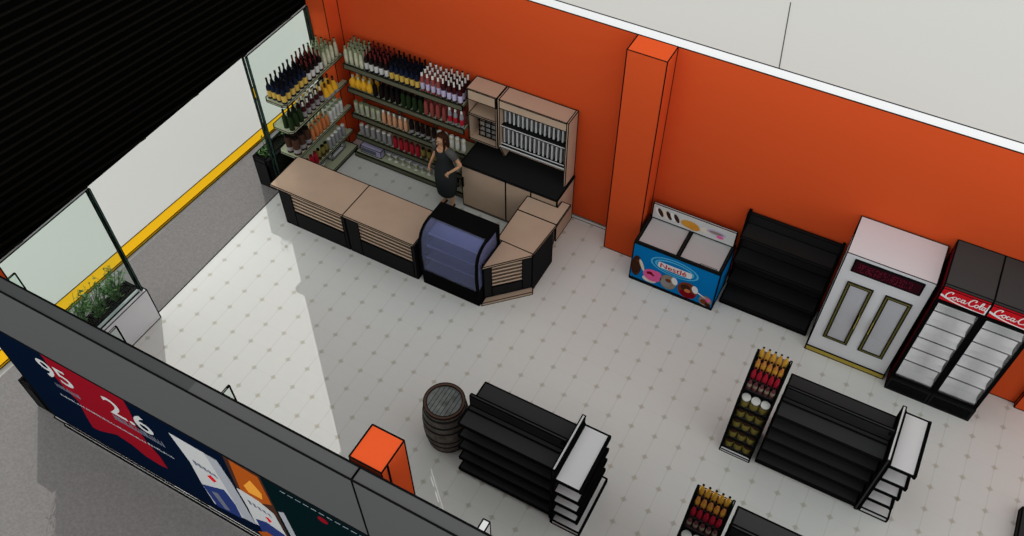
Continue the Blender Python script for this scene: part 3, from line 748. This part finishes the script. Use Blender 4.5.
# ================================================================== ICE CREAM FREEZER
def freezer():
    t = root('chest_freezer', 'blue ice cream chest freezer with printed front beside the orange pillar', 'freezer', (4.965, 2.83, 0))
    a = .705; y0 = -.325; y1 = .33
    m = MB(ink=.007)
    m.box(-a, a, y0, y1, .0, .05, 'black'); m.box(-a, a, y0, y0 + .04, .05, .86, 'blue'); m.box(-a, -a + .04, y0 + .04, y1, .05, .86, 'blue'); m.box(a - .04, a, y0 + .04, y1, .05, .86, 'blue'); m.box(-a + .04, a - .04, y1 - .04, y1, .05, .86, 'blue')
    m.box(-a + .04, a - .04, y0 + .04, y1 - .04, .05, .60, 'offwhite')
    m.obj('body', t)
    m = MB(ink=.005)
    z0, z1 = .86, .895
    m.box(-a, a, y0, y0 + .035, z0, z1, 'black'); m.box(-a, a, y1 - .04, y1, z0, z1, 'black'); m.box(-a, -a + .04, y0 + .035, y1 - .04, z0, z1, 'black'); m.box(a - .04, a, y0 + .035, y1 - .04, z0, z1, 'black'); m.box(-.025, .025, y0 + .035, y1 - .04, z0, z1 + .01, 'black')
    m.obj('rim', t)
    for x0, x1 in ((-a + .045, -.03), (.03, a - .045)):
        m = MB(ink=.004); m.box(x0, x1, y0 + .038, y1 - .043, .872, .882, 'lid_glass'); l = m.obj('sliding_lid', t)
    m = MB(ink=.004); m.box(.36, .62, y0 + .04, y0 + .06, .884, .893, 'metal_grey'); m.obj('lid_handle', l)
    # sign panel at the back
    m = MB(ink=.007); m.box(-a + .03, a - .02, y1 - .05, y1 - .015, .895, 1.21, 'offwhite'); p = m.obj('sign_panel', t)
    g = MB(); y = y1 - .054
    def blob(cx, cz, rx, rz, mt, yy=y, n=20, rot=0):
        g.plate([(cx + rx * math.cos(2 * PI * i / n) * math.cos(rot) - rz * math.sin(2 * PI * i / n) * math.sin(rot), cz + rx * math.cos(2 * PI * i / n) * math.sin(rot) + rz * math.sin(2 * PI * i / n) * math.cos(rot)) for i in range(n)], yy, .003, mt)
    for k, (cx, mt) in enumerate(((-.58, 'white'), (-.54, 'chocolate'), (-.46, 'cream'), (-.40, 'chocolate'), (-.33, 'white'), (-.27, 'chocolate'))): blob(cx, 1.06, .035, .09, mt, y - .001 * k, rot=.5)
    blob(-.05, 1.03, .15, .08, 'honey', y - .001); blob(.02, 1.0, .10, .06, 'poster_amber', y - .002); blob(.22, 1.03, .10, .05, 'cream', y - .001); blob(.38, 1.06, .16, .06, 'l_lilac', y - .002); blob(.38, 1.06, .12, .03, 'cookie', y - .003); blob(.45, 1.0, .06, .03, 'pink', y - .004)
    g.obj('dessert_print', p, ink=0)
    # printed front
    g = MB(); y = y0 - .005
    blob(.0, .62, .40, .185, 'light_blue', y); blob(.0, .62, .37, .165, 'blue', y - .001); blob(.0, .62, .33, .14, 'light_blue', y - .002); blob(.0, .62, .29, .115, 'blue', y - .003)
    g.plate([(-.27, .56), (-.25, .535), (.27, .535), (.29, .56), (.29, .64), (.27, .665), (-.25, .665), (-.27, .64)], y - .004, .003, 'white')
    g.obj('logo_oval', t, ink=0, label='white oval with red lettering on blue rings')
    g2 = MB(); g2.text('Nestlé', -.245, .553, .145, y - .006, 'red', sxx=1.16, bold=0); g2.text('Nestlé', -.238, .549, .145, y - .0065, 'red', sxx=1.16, bold=0); g2.obj('lettering', t, ink=0)
    g = MB()
    blob(-.615, .36, .085, .24, 'chocolate', y - .001); blob(-.60, .34, .05, .17, 'caramel', y - .0015); blob(-.61, .33, .06, .15, 'chocolate', y - .002); blob(-.525, .42, .028, .13, 'cream', y - .003, rot=.35)
    blob(-.33, .27, .155, .135, 'pink', y - .002); blob(-.37, .15, .12, .065, 'cream', y - .001); blob(-.36, .30, .07, .05, 'poster_red', y - .0025); blob(-.26, .35, .08, .06, 'pink', y - .003); blob(-.37, .24, .06, .04, 'pink', y - .0035)
    blob(-.06, .26, .135, .165, 'cookie', y - .002); blob(.04, .34, .05, .085, 'white', y - .003, rot=.3); blob(-.10, .22, .08, .08, 'l_grey', y - .003); blob(-.06, .30, .05, .04, 'caramel', y - .0035)
    blob(.27, .25, .165, .18, 'caramel', y - .002); blob(.28, .16, .13, .09, 'poster_red', y - .003); blob(.385, .33, .05, .085, 'white', y - .004, rot=.3); blob(.23, .30, .08, .07, 'chocolate', y - .0035); blob(.27, .24, .05, .04, 'g_orange', y - .004)
    blob(.58, .165, .105, .115, 'cookie', y - .001); blob(.56, .14, .06, .055, 'caramel', y - .002); blob(.62, .21, .04, .04, 'pink', y - .003); blob(.48, .27, .11, .010, 'white', y - .002, rot=-.4); blob(.63, .10, .05, .04, 'chocolate', y - .003)
    g.obj('ice_cream_picture', t, ink=0)
mat('lid_glass', (.50, .50, .50), rough=.3, spec=.2)
freezer()

# ================================================================== BLACK WALL SHELVES
def wall_shelf():
    t = root('gondola_shelf', 'tall empty black wall shelf between the freezer and the white cabinet', 'shelf', (6.425, 2.98, 0))
    a = .70
    m = MB(ink=.008); m.box(-a, a, .23, .28, 0, 1.60, 'black'); m.obj('back_panel', t)
    for sx in (-1, 1):
        m = MB(ink=.006); m.box(sx * a - .015, sx * a + .015, .18, .29, 0, 1.64, 'deep_black'); m.obj('upright', t)
    for z, yf in ((1.42, -.08), (.88, -.08), (.37, -.08), (.12, -.27)):
        m = MB(ink=.009); m.box(-a + .015, a - .015, yf, .23, z - .045, z, 'shelf_mid'); m.obj('shelf', t)
    m = MB(ink=.005); m.box(-a, a, -.25, .2, 0, .07, 'deep_black'); m.obj('plinth', t)
mat('shelf_mid', (.020, .020, .020))
wall_shelf()

# ================================================================== WHITE CABINET
def white_cabinet():
    t = root('white_cabinet', 'tall white cabinet with two gold framed doors and a red dot display', 'cabinet', (7.775, 2.895, 0))
    a = .585; y0 = -.375
    m = MB(ink=.006); m.box(-a, a, y0, .375, .10, 2.24, 'panel_grey'); m.obj('body', t)
    m = MB(ink=.007); m.box(-a - .005, a + .005, y0 - .012, .36, 0, .10, 'gold'); m.obj('plinth', t, label='gold base strip')
    m = MB(ink=.008); m.box(-.445, .455, y0 - .02, y0, 1.95, 2.17, 'led_dark'); d = m.obj('dot_display', t)
    g = MB(); random.seed(11)
    for c in range(46):
        for r in range(7):
            x = -.38 + c * .0155; z = 1.985 + r * .022
            if random.random() < .5 and (c % 7) not in (6,): g.plate([(x, z), (x + .010, z), (x + .010, z + .014), (x, z + .014)], y0 - .024, .002, 'led_red')
    g.obj('lit_dots', d, ink=0)
    for x0, x1, hx in ((-.425, -.075, -.066), (.095, .445, .113)):
        t2 = root('door', None, None); t2.parent = t
        bpy.data.objects.remove(t2)
        m = MB(ink=.004); z0, z1 = .43, 1.72; y = y0 - .018
        f = .045
        m.box(x0, x1, y, y0, z0, z0 + f, 'bronze'); m.box(x0, x1, y, y0, z1 - f, z1, 'bronze'); m.box(x0, x0 + f, y, y0, z0 + f, z1 - f, 'bronze'); m.box(x1 - f, x1, y, y0, z0 + f, z1 - f, 'bronze')
        d = m.obj('door', t, label='bronze framed door')
        m = MB()
        q = f * .5
        for aa, bb in (((x0 + q, z0 + q), (x1 - q, z0 + q)), ((x0 + q, z1 - q), (x1 - q, z1 - q)), ((x0 + q, z0 + q), (x0 + q, z1 - q)), ((x1 - q, z0 + q), (x1 - q, z1 - q))):
            m.bar((aa[0], y - .001, aa[1]), (bb[0], y - .001, bb[1]), .004, 'bronze_line')
        m.obj('gold_line', d, ink=0)
        m = MB(); m.box(x0 + f, x1 - f, y0 - .008, y0, z0 + f, z1 - f, 'door_pane'); m.bar((x0 + f, y0 - .009, .80), (x1 - f, y0 - .009, .80), .002, 'metal_grey'); m.obj('pane', d, ink=0)
        m = MB(ink=.004); hh = x1 - .03 if hx < 0 else x0 + .005
        m.box(hh, hh + .026, y - .03, y, .86, 1.17, 'gold'); m.obj('handle', d, label='gold handle')
mat('door_pane', (.52, .52, .55))
white_cabinet()

# ================================================================== DRINKS FRIDGES
def stroke(m, pts, w, y, mt, th=.003):
    """ribbon along a smoothed polyline in the x,z plane."""
    P = [Vector(p) for p in pts]; Q = []
    for i in range(len(P) - 1):
        p0 = P[max(i - 1, 0)]; p1 = P[i]; p2 = P[i + 1]; p3 = P[min(i + 2, len(P) - 1)]
        for s in range(4):
            u = s / 4
            Q.append(.5 * ((2 * p1) + (-p0 + p2) * u + (2 * p0 - 5 * p1 + 4 * p2 - p3) * u * u + (-p0 + 3 * p1 - 3 * p2 + p3) * u ** 3))
    Q.append(P[-1])
    for i in range(len(Q) - 1):
        d = Q[i + 1] - Q[i]
        if d.length < 1e-6: continue
        n = Vector((-d.y, d.x)).normalized() * w * (.6 + .6 * abs(d.normalized().y)); e = d.normalized() * w * .3
        a, b = Q[i] - e, Q[i + 1] + e
        m.plate([tuple(a - n), tuple(b - n), tuple(b + n), tuple(a + n)], y - .00005 * (i % 5), th, mt)
FRIDGE_W = 1.3
def fridge(label, x):
    t = root('drinks_fridge', label, 'fridge', (x, 2.83, 0), group='red headed drinks fridges')
    a = .297; y0 = -.45; y1 = .45
    m = MB(ink=.006)
    m.box(-a, a, -.02, y1, .0, 2.16, 'charcoal')
    m.box(-a, a, y0 + .06, y1, 2.16, 2.40, 'charcoal'); m.box(-a, a, y0 + .06, -.02, 0, .27, 'black')
    m.box(-a, -a + .03, y0 + .06, -.02, .27, 2.16, 'black'); m.box(a - .03, a, y0 + .06, -.02, .27, 2.16, 'black')
    m.obj('body', t)
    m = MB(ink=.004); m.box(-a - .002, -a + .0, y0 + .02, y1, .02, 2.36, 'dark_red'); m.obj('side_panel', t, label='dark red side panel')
    m = MB(); m.box(-a + .03, a - .03, y0 + .25, y0 + .27, .27, 2.16, 'white'); m.box(-a + .03, a - .03, y0 + .07, y0 + .25, .27, .29, 'white'); m.obj('liner', t, ink=0)
    for k, z in enumerate((.62, .92, 1.18, 1.48, 1.78)):
        m = MB(ink=.0); m.box(-a + .035, a - .035, y0 + .13, y0 + .25, z, z + .012, 'white'); s = m.obj('shelf', t, ink=0)
        m = MB(); m.box(-a + .035, a - .035, y0 + .118, y0 + .13, z - .002, z + .014, 'ink'); m.obj('shelf_edge', s, ink=0)
    # door
    m = MB(ink=.005); y = y0 + .02; z0, z1 = .29, 2.10; f = .035
    m.box(-a + .005, a - .005, y, y + .04, z0, z0 + .05, 'deep_black'); m.box(-a + .005, a - .005, y, y + .04, z1 - f, z1, 'deep_black'); m.box(-a + .005, -a + f, y, y + .04, z0 + .05, z1 - f, 'deep_black'); m.box(a - f - .01, a - .005, y, y + .04, z0 + .05, z1 - f, 'deep_black')
    d = m.obj('door', t)
    m = MB(); m.box(-a + f, a - f - .01, y + .015, y + .023, z0 + .05, z1 - f, 'fridge_glass'); m.obj('pane', d, ink=0)
    m = MB(ink=.004); m.box(-a, a, y0, y0 + .06, .0, .28, 'black')
    for k in range(5): m.bar((-a + .04, y0 - .002, .06 + .04 * k), (a - .04, y0 - .002, .06 + .04 * k), .006, 'charcoal')
    m.obj('grille', t)
    m = MB(ink=.005); m.box(-a + .005, a - .005, y0 + .02, y0 + .06, 2.13, 2.35, 'red'); h = m.obj('header_sign', t, label='red header with white lettering')
    g = MB(); yy = y0 + .014; S = .026
    ox, oz = -.235, 2.205
    def st(pts, w=.0055): stroke(g, [(ox + px * S, oz + pz * S) for px, pz in pts], w, yy, 'white')
    st([(2.6, 3.6), (2.9, 4.6), (1.8, 4.6), (.6, 3.0), (.3, 1.2), (1.2, .1), (2.6, .6), (3.6, 1.8)], .0065)                     # C
    st([(4.6, 2.4), (3.9, 1.9), (3.8, .8), (4.5, .2), (5.2, .9), (5.2, 2.0), (4.6, 2.4), (5.6, 1.9)])                               # o
    st([(7.0, 2.2), (6.2, 2.3), (5.9, 1.1), (6.4, .2), (7.5, 1.1)])                                                                # c
    st([(9.0, 2.2), (8.1, 2.4), (7.7, 1.1), (8.2, .2), (9.0, 1.3), (9.2, 2.4), (9.0, .9), (9.4, .2), (10.2, .9)])                     # a
    st([(10.2, 1.5), (11.0, 1.6)], .005)                                                                                        # -
    st([(13.6, 3.6), (13.9, 4.8), (12.6, 4.8), (11.5, 3.2), (11.2, 1.2), (12.1, .1), (13.5, .6), (14.2, 1.6)], .0065)               # C
    st([(14.9, 2.4), (14.2, 1.9), (14.1, .8), (14.8, .2), (15.5, .9), (15.5, 2.0), (14.9, 2.4), (15.9, 1.9)])                       # o
    st([(16.3, 1.4), (17.2, 3.4), (17.3, 4.8), (16.7, 4.4), (16.3, 1.6), (16.7, .2), (17.4, .9)])                                  # l
    st([(18.6, 2.2), (17.8, 2.4), (17.4, 1.1), (17.9, .2), (18.6, 1.3), (18.9, 2.4), (18.6, .9), (19.0, .2), (19.6, .8)])            # a
    g.obj('lettering', h, ink=0)
    g = MB()
    n = 10; up = []; lo = []
    for i in range(n + 1):
        u = i / n; x_ = -a + .01 + u * (2 * a - .02)
        up.append((x_, 2.135 + .10 * (1 - u) ** 3 + .012)); lo.append((x_, 2.135 + .075 * (1 - u) ** 3))
    g.plate(lo + up[::-1], yy + .003, .003, 'white'); g.plate([(a - .03, 2.15), (a - .01, 2.15), (a - .01, 2.34), (a - .022, 2.34)], yy + .003, .003, 'white'); g.obj('swoosh', h, ink=0)
    for sx in (-1, 1):      # added fill lights behind the door jambs, to brighten the interior
        ld = bpy.data.lights.new('fridge_fill', 'AREA'); ld.shape = 'RECTANGLE'; ld.size = .03; ld.size_y = 1.7; ld.energy = FRIDGE_W
        lo_ = bpy.data.objects.new('fridge_fill', ld); COL.objects.link(lo_); lo_.parent = t; lo_.location = (sx * .245, y0 + .085, 1.2)
        lo_.rotation_euler = Vector((-sx * .35, 1, 0)).to_track_quat('-Z', 'Y').to_euler()
    return t
fridge('dark drinks fridge with red header, standing next to the white cabinet', 8.72)
fridge('dark drinks fridge with red header, rightmost against the orange wall', 9.32)

# ================================================================== GONDOLAS
def gondola(label, x, y, left_post=True):
    """origin: left-front corner on the floor."""
    t = root('gondola', label, 'gondola shelf', (x, y, 0), group='low black double-sided gondolas')
    W, D = 1.38, .83
    yc = D / 2
    m = MB(ink=.008); m.box(0, W, yc - .02, yc + .02, 0, 1.42, 'shelf_black'); m.obj('spine', t)
    m = MB(ink=.006); m.box(0, W, .03, D - .03, 0, .07, 'black'); m.obj('plinth', t)
    for z, f in ((1.2, .085), (.92, .065), (.65, .045), (.38, .03), (.12, .0)):
        m = MB(ink=.0085); m.box(0.0, W, f, yc - .02, z - .035, z, 'shelf_black'); m.obj('shelf', t)
        m = MB(ink=.0085); m.box(0.0, W, yc + .02, D - f * .5, z - .035, z, 'shelf_black'); m.obj('shelf', t)
    m = MB(); m.bar((0, yc - .10, 1.215), (W, yc - .10, 1.215), .010, 'ink'); m.bar((W - .06, yc - .02, 1.36), (W - .005, yc - .02, 1.36), .025, 'ink'); m.obj('back_rail', t, ink=0)
    return t
def end_panel(label, x, y):
    t = root('end_frame', label, 'end frame', (x, y, 0), group='end frames of the gondolas')
    D = .83
    for yy in (.015, D + .01):
        m = MB(ink=.005); m.box(-.018, .018, yy - .018, yy + .018, 0, 1.36, 'charcoal'); m.obj('post', t)
    m = MB(ink=.006); m.box(-.02, .02, .0, D + .03, 1.36, 1.385, 'offwhite'); m.obj('top_bar', t, label='pale top bar')
    m = MB(ink=.005); m.box(-.010, .010, .033, D - .01, .05, 1.18, 'black'); m.obj('panel', t)
def endcap(label, x, y, W=.36):
    t = root('endcap_shelf', label, 'shelf', (x, y, 0), group='white endcap shelves of the gondolas')
    D = .86
    m = MB(ink=.006); m.box(0, .02, 0, D, 0, 1.30, 'black'); m.obj('back_panel', t)
    for z, f in ((1.26, 0), (.93, .0), (.65, .0), (.37, .0)):
        m = MB(ink=.010); m.box(.02, W, f, D, z - .03, z, 'endcap_white'); s = m.obj('shelf', t)
        m = MB(ink=.006); m.box(W, W + .02, f, D, z - .055, z + .015, 'deep_black'); m.obj('price_rail', s, label='black front rail')
    m = MB(ink=.010); m.box(.02, W + .06, 0, D + .02, .0, .09, 'endcap_white'); m.obj('base_shelf', t)
gondola('black double-sided gondola directly right of the barrel', 3.60, -1.79)
end_panel('pale topped end frame on the gondola right of the barrel', 5.007, -1.79)
endcap('white endcap shelf on the gondola near the bottom middle', 5.03, -1.84)
gondola('black double-sided gondola below the white cabinet', 7.14, .28)
end_panel('pale topped end frame on the gondola below the white cabinet', 8.548, .28)
endcap('white endcap shelf on the gondola below the drinks fridges', 8.572, .29, .32)
gondola('black double-sided gondola cut off by the bottom edge', 7.14, -1.86)

# ================================================================== SNACK / JUICE RACKS
JW = bottle_mesh('juice', 'juice_yellow', 'juice_yellow', 'juice_yellow', .24, .036)
JO = bottle_mesh('juice', 'juice_orange', 'juice_yellow', 'juice_orange', .24, .036)
JR = bottle_mesh('juice', 'juice_red', 'juice_red', 'juice_red', .24, .036)
JP = bottle_mesh('juice', 'juice_plum', 'cookie', 'juice_plum', .22, .034)
def jar_mesh(lid='c_white'):
    m = MB(); r = .064; h = .165
    m.lathe([(r * .86, 0), (r, .012, 'g_olive'), (r, h * .78, 'g_olive'), (r * .9, h * .86, 'g_olive'), (r * .95, h * .87, lid), (r * .95, h, lid)], 14)
    m.lathe([(r * .99, h * .80, 'ink'), (r * .99, h * .85, 'ink')], 14)
    me = bpy.data.meshes.new('jar'); bmesh.ops.recalc_face_normals(m.bm, faces=m.bm.faces); m.bm.to_mesh(me); m.bm.free()
    for n in m.mats: me.materials.append(MATS[n])
    return me
JAR = jar_mesh()
JAR2 = jar_mesh('g_brown')
def rack(label, x, y, tagname, bottom_jars):
    t = root('display_rack', label, 'display rack', (x, y, 0), group='narrow racks of juice and jars')
    W = .41
    jl = [(.07, .01), (.31, .03), (.55, .05), (.79, .07), (1.02, .09)]      # z, y front
    bl = [(1.26, .21), (1.40, .28), (1.54, .35), (1.68, .42)]
    m = MB(ink=.006)
    prof = [(.0, 0), (.0, .12), (.08, 1.20), (.20, 1.28), (.42, 1.80), (.50, 1.80), (.50, 0)]
    m.profx(prof, -.012, 0.004, 'black'); m.obj('side_panel', t)
    m = MB(ink=.006); m.profx(prof, W - .004, W + .012, 'black'); m.box(W + .0, W + .02, .44, .50, .02, 1.83, 'offwhite'); m.obj('side_panel', t)
    m = MB(ink=.005); m.box(.004, W - .004, .48, .50, 0, 1.8, 'offwhite'); m.obj('back_panel', t)
    m = MB(ink=.007); m.box(-.01, W + .01, -.03, .04, 0, .05, 'white'); m.obj('base_strip', t)
    for z, yf in jl:
        m = MB(ink=.006); m.box(.004, W - .004, yf, .48, z - .02, z, 'shelf_black'); m.obj('shelf', t)
    for z, yf in bl:
        m = MB(ink=.005); m.box(.004, W - .004, yf, .48, z - .015, z, 'shelf_black'); m.obj('shelf', t)
    SH = ['bottom', 'second lowest', 'middle', 'fourth', 'top']
    for i, (z, yf) in enumerate(jl):
        for k in range(3):
            put(JAR if i == 4 else JAR2, 'jar', (x + .075 + k * .13, y + yf + .075, z + .001), ('olive jar with white lid' if i == 4 else 'olive jar') + ', %s in the %s row, rack %s' % (('left', 'middle', 'right')[k], SH[i], tagname), 'jar', 'jars in the rack ' + tagname)
    cols = ['plum', 'red', 'orange', 'yellow']
    for i, ((z, yf), me) in enumerate(zip(bl, (JP, JR, JO, JW))):
        for k in range(5):
            put(me, 'juice_bottle', (x + .05 + k * .078, y + yf + .045, z + .001), '%s juice bottle, %s from left in the rack %s' % (cols[i], ORD[k], tagname), 'bottle', 'juice bottles in the rack ' + tagname)
    # white price card
    m = MB(ink=.003); m.box(.006, .012, .16, .24, 1.27, 1.45, 'white'); m.obj('price_card', t)
rack('narrow black rack of juice bottles and jars left of the gondola below the white cabinet', 6.645, .28, 'below the white cabinet', True)
rack('narrow black rack of juice bottles and jars at the bottom edge', 6.645, -1.86, 'at the bottom edge', False)

# ================================================================== BARREL
def barrel():
    t = root('barrel', 'old grey wooden barrel with dark hoops standing left of the black gondola', 'barrel', (3.175, -1.385, 0))
    H = .925
    def rad(z):
        u = (z / H - .5) * 2
        return .278 + .048 * (1 - u * u)
    m = MB(); P = [(rad(0) - .01, 0)] + [(rad(H * i / 14), H * i / 14 if i else .002, 'barrel_wood') for i in range(15)]
    m.lathe(P, 28); m.obj('staves', t, ink=0)
    m = MB(); n = 40
    r0, r1 = rad(H) + .004, rad(H) - .036
    for i in range(n):
        a0, a1 = 2 * PI * i / n, 2 * PI * (i + 1) / n
        q = [(r0 * math.cos(a0), r0 * math.sin(a0)), (r0 * math.cos(a1), r0 * math.sin(a1)), (r1 * math.cos(a1), r1 * math.sin(a1)), (r1 * math.cos(a0), r1 * math.sin(a0))]
        m.poly(q, H - .03, H + .022, 'barrel_rim')
    for rr in (r0 + .002, r1 - .001):
        m.tube([(rr * math.cos(2 * PI * i / n), rr * math.sin(2 * PI * i / n), H + .023) for i in range(n + 1)], .006, 'ink', 5)
    m.obj('rim', t, ink=0)
    m = MB(); m.lathe([(r1 - .001, H - .01, 'barrel_lid'), (r1 - .001, H + .004, 'barrel_lid')], 32)
    for k in range(-3, 4):
        xx = k * .055; yy = math.sqrt(max((r1 - .01) ** 2 - xx * xx, 0)); m.bar((xx, -yy, H + .004), (xx, yy, H + .004), .0025, 'ink')
    m.obj('lid', t, ink=0)
    for z in (.03, .19, .33, .57, .70, .84):
        m = MB(); r = rad(z) + .005; r2 = rad(z + .035) + .005
        m.lathe([(r - .01, z), (r, z + .001, 'barrel_hoop'), (r2, z + .035, 'barrel_hoop'), (r2 - .01, z + .036, 'barrel_hoop')], 28); m.obj('hoop', t, ink=0)
barrel()

# ================================================================== BLACK UNIT at the right edge
t = root('shelf_base', 'black unit cut off by the right edge of the picture', 'shelf', (10.9, .55, 0))
m = MB(ink=.008); m.box(-.42, .42, -.9, .75, 0, .12, 'shelf_black'); m.obj('base', t)

# ================================================================== WOMAN
def skin_obj(name, nodes, edges, matname, parent, root_i=0, sub=2, cat=None):
    me = bpy.data.meshes.new(name)
    me.from_pydata([n[0] for n in nodes], edges, [])
    o = bpy.data.objects.new(name, me); COL.objects.link(o); o.parent = parent
    me.materials.append(MATS[matname])
    sk = o.modifiers.new('skin', 'SKIN'); sk.use_smooth_shade = True
    ly = me.skin_vertices[0] if me.skin_vertices else None
    if ly is None:
        bm = bmesh.new(); bm.from_mesh(me); bm.verts.layers.skin.verify(); bm.to_mesh(me); bm.free(); ly = me.skin_vertices[0]
    for i, n in enumerate(nodes):
        r = n[1]; ly.data[i].radius = (r, r) if not isinstance(r, tuple) else r
        ly.data[i].use_root = (i == root_i)
    ss = o.modifiers.new('sub', 'SUBSURF'); ss.levels = sub; ss.render_levels = sub
    return o
def woman():
    # figure faces -y in its own frame; x to its left (picture right)
    t = root('person', 'person in a dark grey dress with long brown hair, hand on hip, behind the counter', 'person', (.81, 2.50, 0), math.radians(-14))
    N = []; E_ = []
    def add(p, r, par=None):
        N.append((Vector(p), r)); i = len(N) - 1
        if par is not None: E_.append((par, i))
        return i
    pel = add((0, 0, .90), (.125, .095))
    wst = add((0, 0, 1.04), (.105, .080), pel)
    chs = add((0, -.01, 1.22), (.125, .095), wst)
    sho = add((0, .0, 1.345), (.10, .065), chs)
    nek = add((0, -.005, 1.42), .042, sho)
    hd0 = add((0, -.03, 1.475), .062, nek)
    hd1 = add((0, -.035, 1.54), .082, hd0)
    hd2 = add((0, -.02, 1.59), .068, hd1)
    def arm(side, el, wr, pts):
        s = add((side * .165, 0, 1.335), .046, sho); e = add(el, .034, s); w_ = add(wr, .023, e); p = add(pts, (.026, .018), w_); return p
    pl_ = arm(1, (.345, .05, 1.12), (.215, -.085, .985), (.165, -.115, .935))      # hand on hip
    pr_ = arm(-1, (-.235, .02, 1.08), (-.285, -.08, .855), (-.29, -.10, .79))       # hanging arm
    for base, pts in ((pl_, [((.02, -.005, -.045), (-.015, .02, -.05)), ((.0, -.01, -.05), (-.03, .02, -.045)), ((-.02, -.01, -.045), (-.04, .02, -.035)), ((-.035, -.005, -.03), (-.045, .02, -.025)), ((-.02, .045, .005), (-.02, .03, -.015))]),
                      (pr_, [((.022, -.005, -.045), (.004, .005, -.035)), ((.007, -.01, -.052), (.004, .008, -.038)), ((-.008, -.01, -.050), (.004, .008, -.034)), ((-.022, -.005, -.040), (.004, .006, -.028)), ((.034, -.012, -.01), (.004, -.006, -.03))])):
        p0 = N[base][0]
        for a, b in pts:
            k = add(p0 + Vector(a), .0095, base); add(p0 + Vector(a) + Vector(b), .008, k)
    for s, kn, an, toe in ((1, (.085, -.01, .49), (.095, .03, .085), (.125, -.115, .035)), (-1, (-.07, -.02, .49), (-.075, .02, .085), (-.08, -.13, .035))):
        h = add((s * .085, 0, .84), .082, pel); k = add(kn, .052, h); c = add((kn[0], .025, .36), .048, k); a = add(an, .031, c); add(toe, .028, a)
    b = skin_obj('body', N, E_, 'skin', t)
    # dress: loft of ellipses
    def loft(rings, name, mt, seg=20, parent=t):
        m = MB(); rr = []
        for cx, cy, z, rx, ry in rings:
            rr.append([m.bm.verts.new((cx + rx * math.cos(2 * PI * i / seg), cy + ry * math.sin(2 * PI * i / seg), z)) for i in range(seg)])
        k = m.mi(mt)
        for a in range(len(rr) - 1):
            for i in range(seg):
                f = m.bm.faces.new((rr[a][i], rr[a][(i + 1) % seg], rr[a + 1][(i + 1) % seg], rr[a + 1][i])); f.material_index = k; f.smooth = True
        return m.obj(name, parent, ink=0)
    loft([(.0, 0, .34, .14, .12), (0, 0, .31, .165, .14), (0, 0, .34, .180, .155), (0, 0, .50, .205, .170), (0, 0, .68, .215, .175), (0, 0, .86, .200, .160), (0, 0, 1.0, .155, .125), (0, -.005, 1.10, .130, .108), (0, -.012, 1.22, .150, .125), (0, -.005, 1.30, .160, .105), (0, 0, 1.35, .175, .080), (0, 0.0, 1.375, .12, .070)], 'dress', 'dress')
    for s, e in ((1, (.255, .026, 1.225)), (-1, (-.205, .010, 1.20))):
        m = MB(); m.tube([(s * .10, 0, 1.355), (s * .165, 0, 1.325), e], [.066, .070, .064], 'dress_grey', 12); m.obj('sleeve', t, ink=0)
    # bare neckline and front of the chest
    m = MB(); m.lathe([(.02, 0, 'skin'), (.065, .01, 'skin'), (.075, .045, 'skin'), (.06, .075, 'skin')], 12, c=(-.005, -.062, 1.30), sx=1, sy=.75); m.obj('neckline', t, ink=0)
    # hair
    m = MB(); seg = 18
    rings = [(.0, -.02, 1.668, .01, .01), (.0, -.02, 1.66, .045, .045), (0, -.015, 1.635, .078, .078), (0, -.005, 1.59, .097, .094), (0, .012, 1.53, .100, .088), (0, .022, 1.46, .095, .078), (0, .030, 1.39, .098, .066), (0, .042, 1.32, .090, .050), (0, .050, 1.27, .060, .03)]
    rr = []
    for cx, cy, z, rx, ry in rings:
        rg = []
        for i in range(seg):
            a = 2 * PI * i / seg; x = cx + rx * math.cos(a); y = cy + ry * math.sin(a)
            if z < 1.61 and math.sin(a) < -.35: y = cy + ry * -.30; 
            rg.append(m.bm.verts.new((x, y, z)))
        rr.append(rg)
    k = m.mi('hair')
    for a in range(len(rr) - 1):
        for i in range(seg):
            f = m.bm.faces.new((rr[a][i], rr[a][(i + 1) % seg], rr[a + 1][(i + 1) % seg], rr[a + 1][i])); f.material_index = k; f.smooth = True
    m.bm.faces.new(rr[0][::-1]).material_index = k; m.bm.faces.new(rr[-1]).material_index = k
    m.obj('hair', t, ink=0)
    m = MB()
    for s in (-1, 1):
        m.tube([(s * .075, -.055, 1.60), (s * .09, -.05, 1.52), (s * .085, -.05, 1.43), (s * .075, -.065, 1.35)], [.016, .024, .022, .010], 'hair', 7)
    m.obj('side_locks', t, ink=0)
    # face
    m = MB()
    for s in (-1, 1):
        m.lathe([(.004, -.007), (.012, -.003, 'white'), (.012, .003, 'white'), (.004, .007, 'white')], 8, c=(s * .030, -.109, 1.545), sy=.6)
        m.lathe([(.003, -.005), (.006, 0, 'ink'), (.003, .005, 'ink')], 8, c=(s * .030, -.117, 1.545), sy=.5)
        m.bar((s * .018, -.112, 1.565), (s * .045, -.105, 1.566), .0035, 'hair')
        m.lathe([(.006, -.025), (.011, 0, 'skin'), (.006, .025, 'skin')], 8, c=(s * .082, -.03, 1.535))
    m.tube([(0, -.112, 1.548), (0, -.126, 1.522), (0, -.130, 1.510), (0, -.112, 1.502)], [.006, .009, .012, .008], 'skin', 8)
    m.tube([(-.022, -.103, 1.482), (0, -.111, 1.481), (.022, -.103, 1.482)], [.004, .007, .004], 'lips', 7)
    m.obj('face', t, ink=0)
    for x, y, dx in ((.095, .03, .03), (-.075, .02, -.005)):
        m = MB(); m.tube([(x, y + .03, .035), (x + dx * .3, y - .02, .03), (x + dx * .8, y - .10, .028), (x + dx, y - .165, .022)], [.030, .032, .036, .018], 'shoe', 10); m.obj('shoe', t, ink=0)
woman()
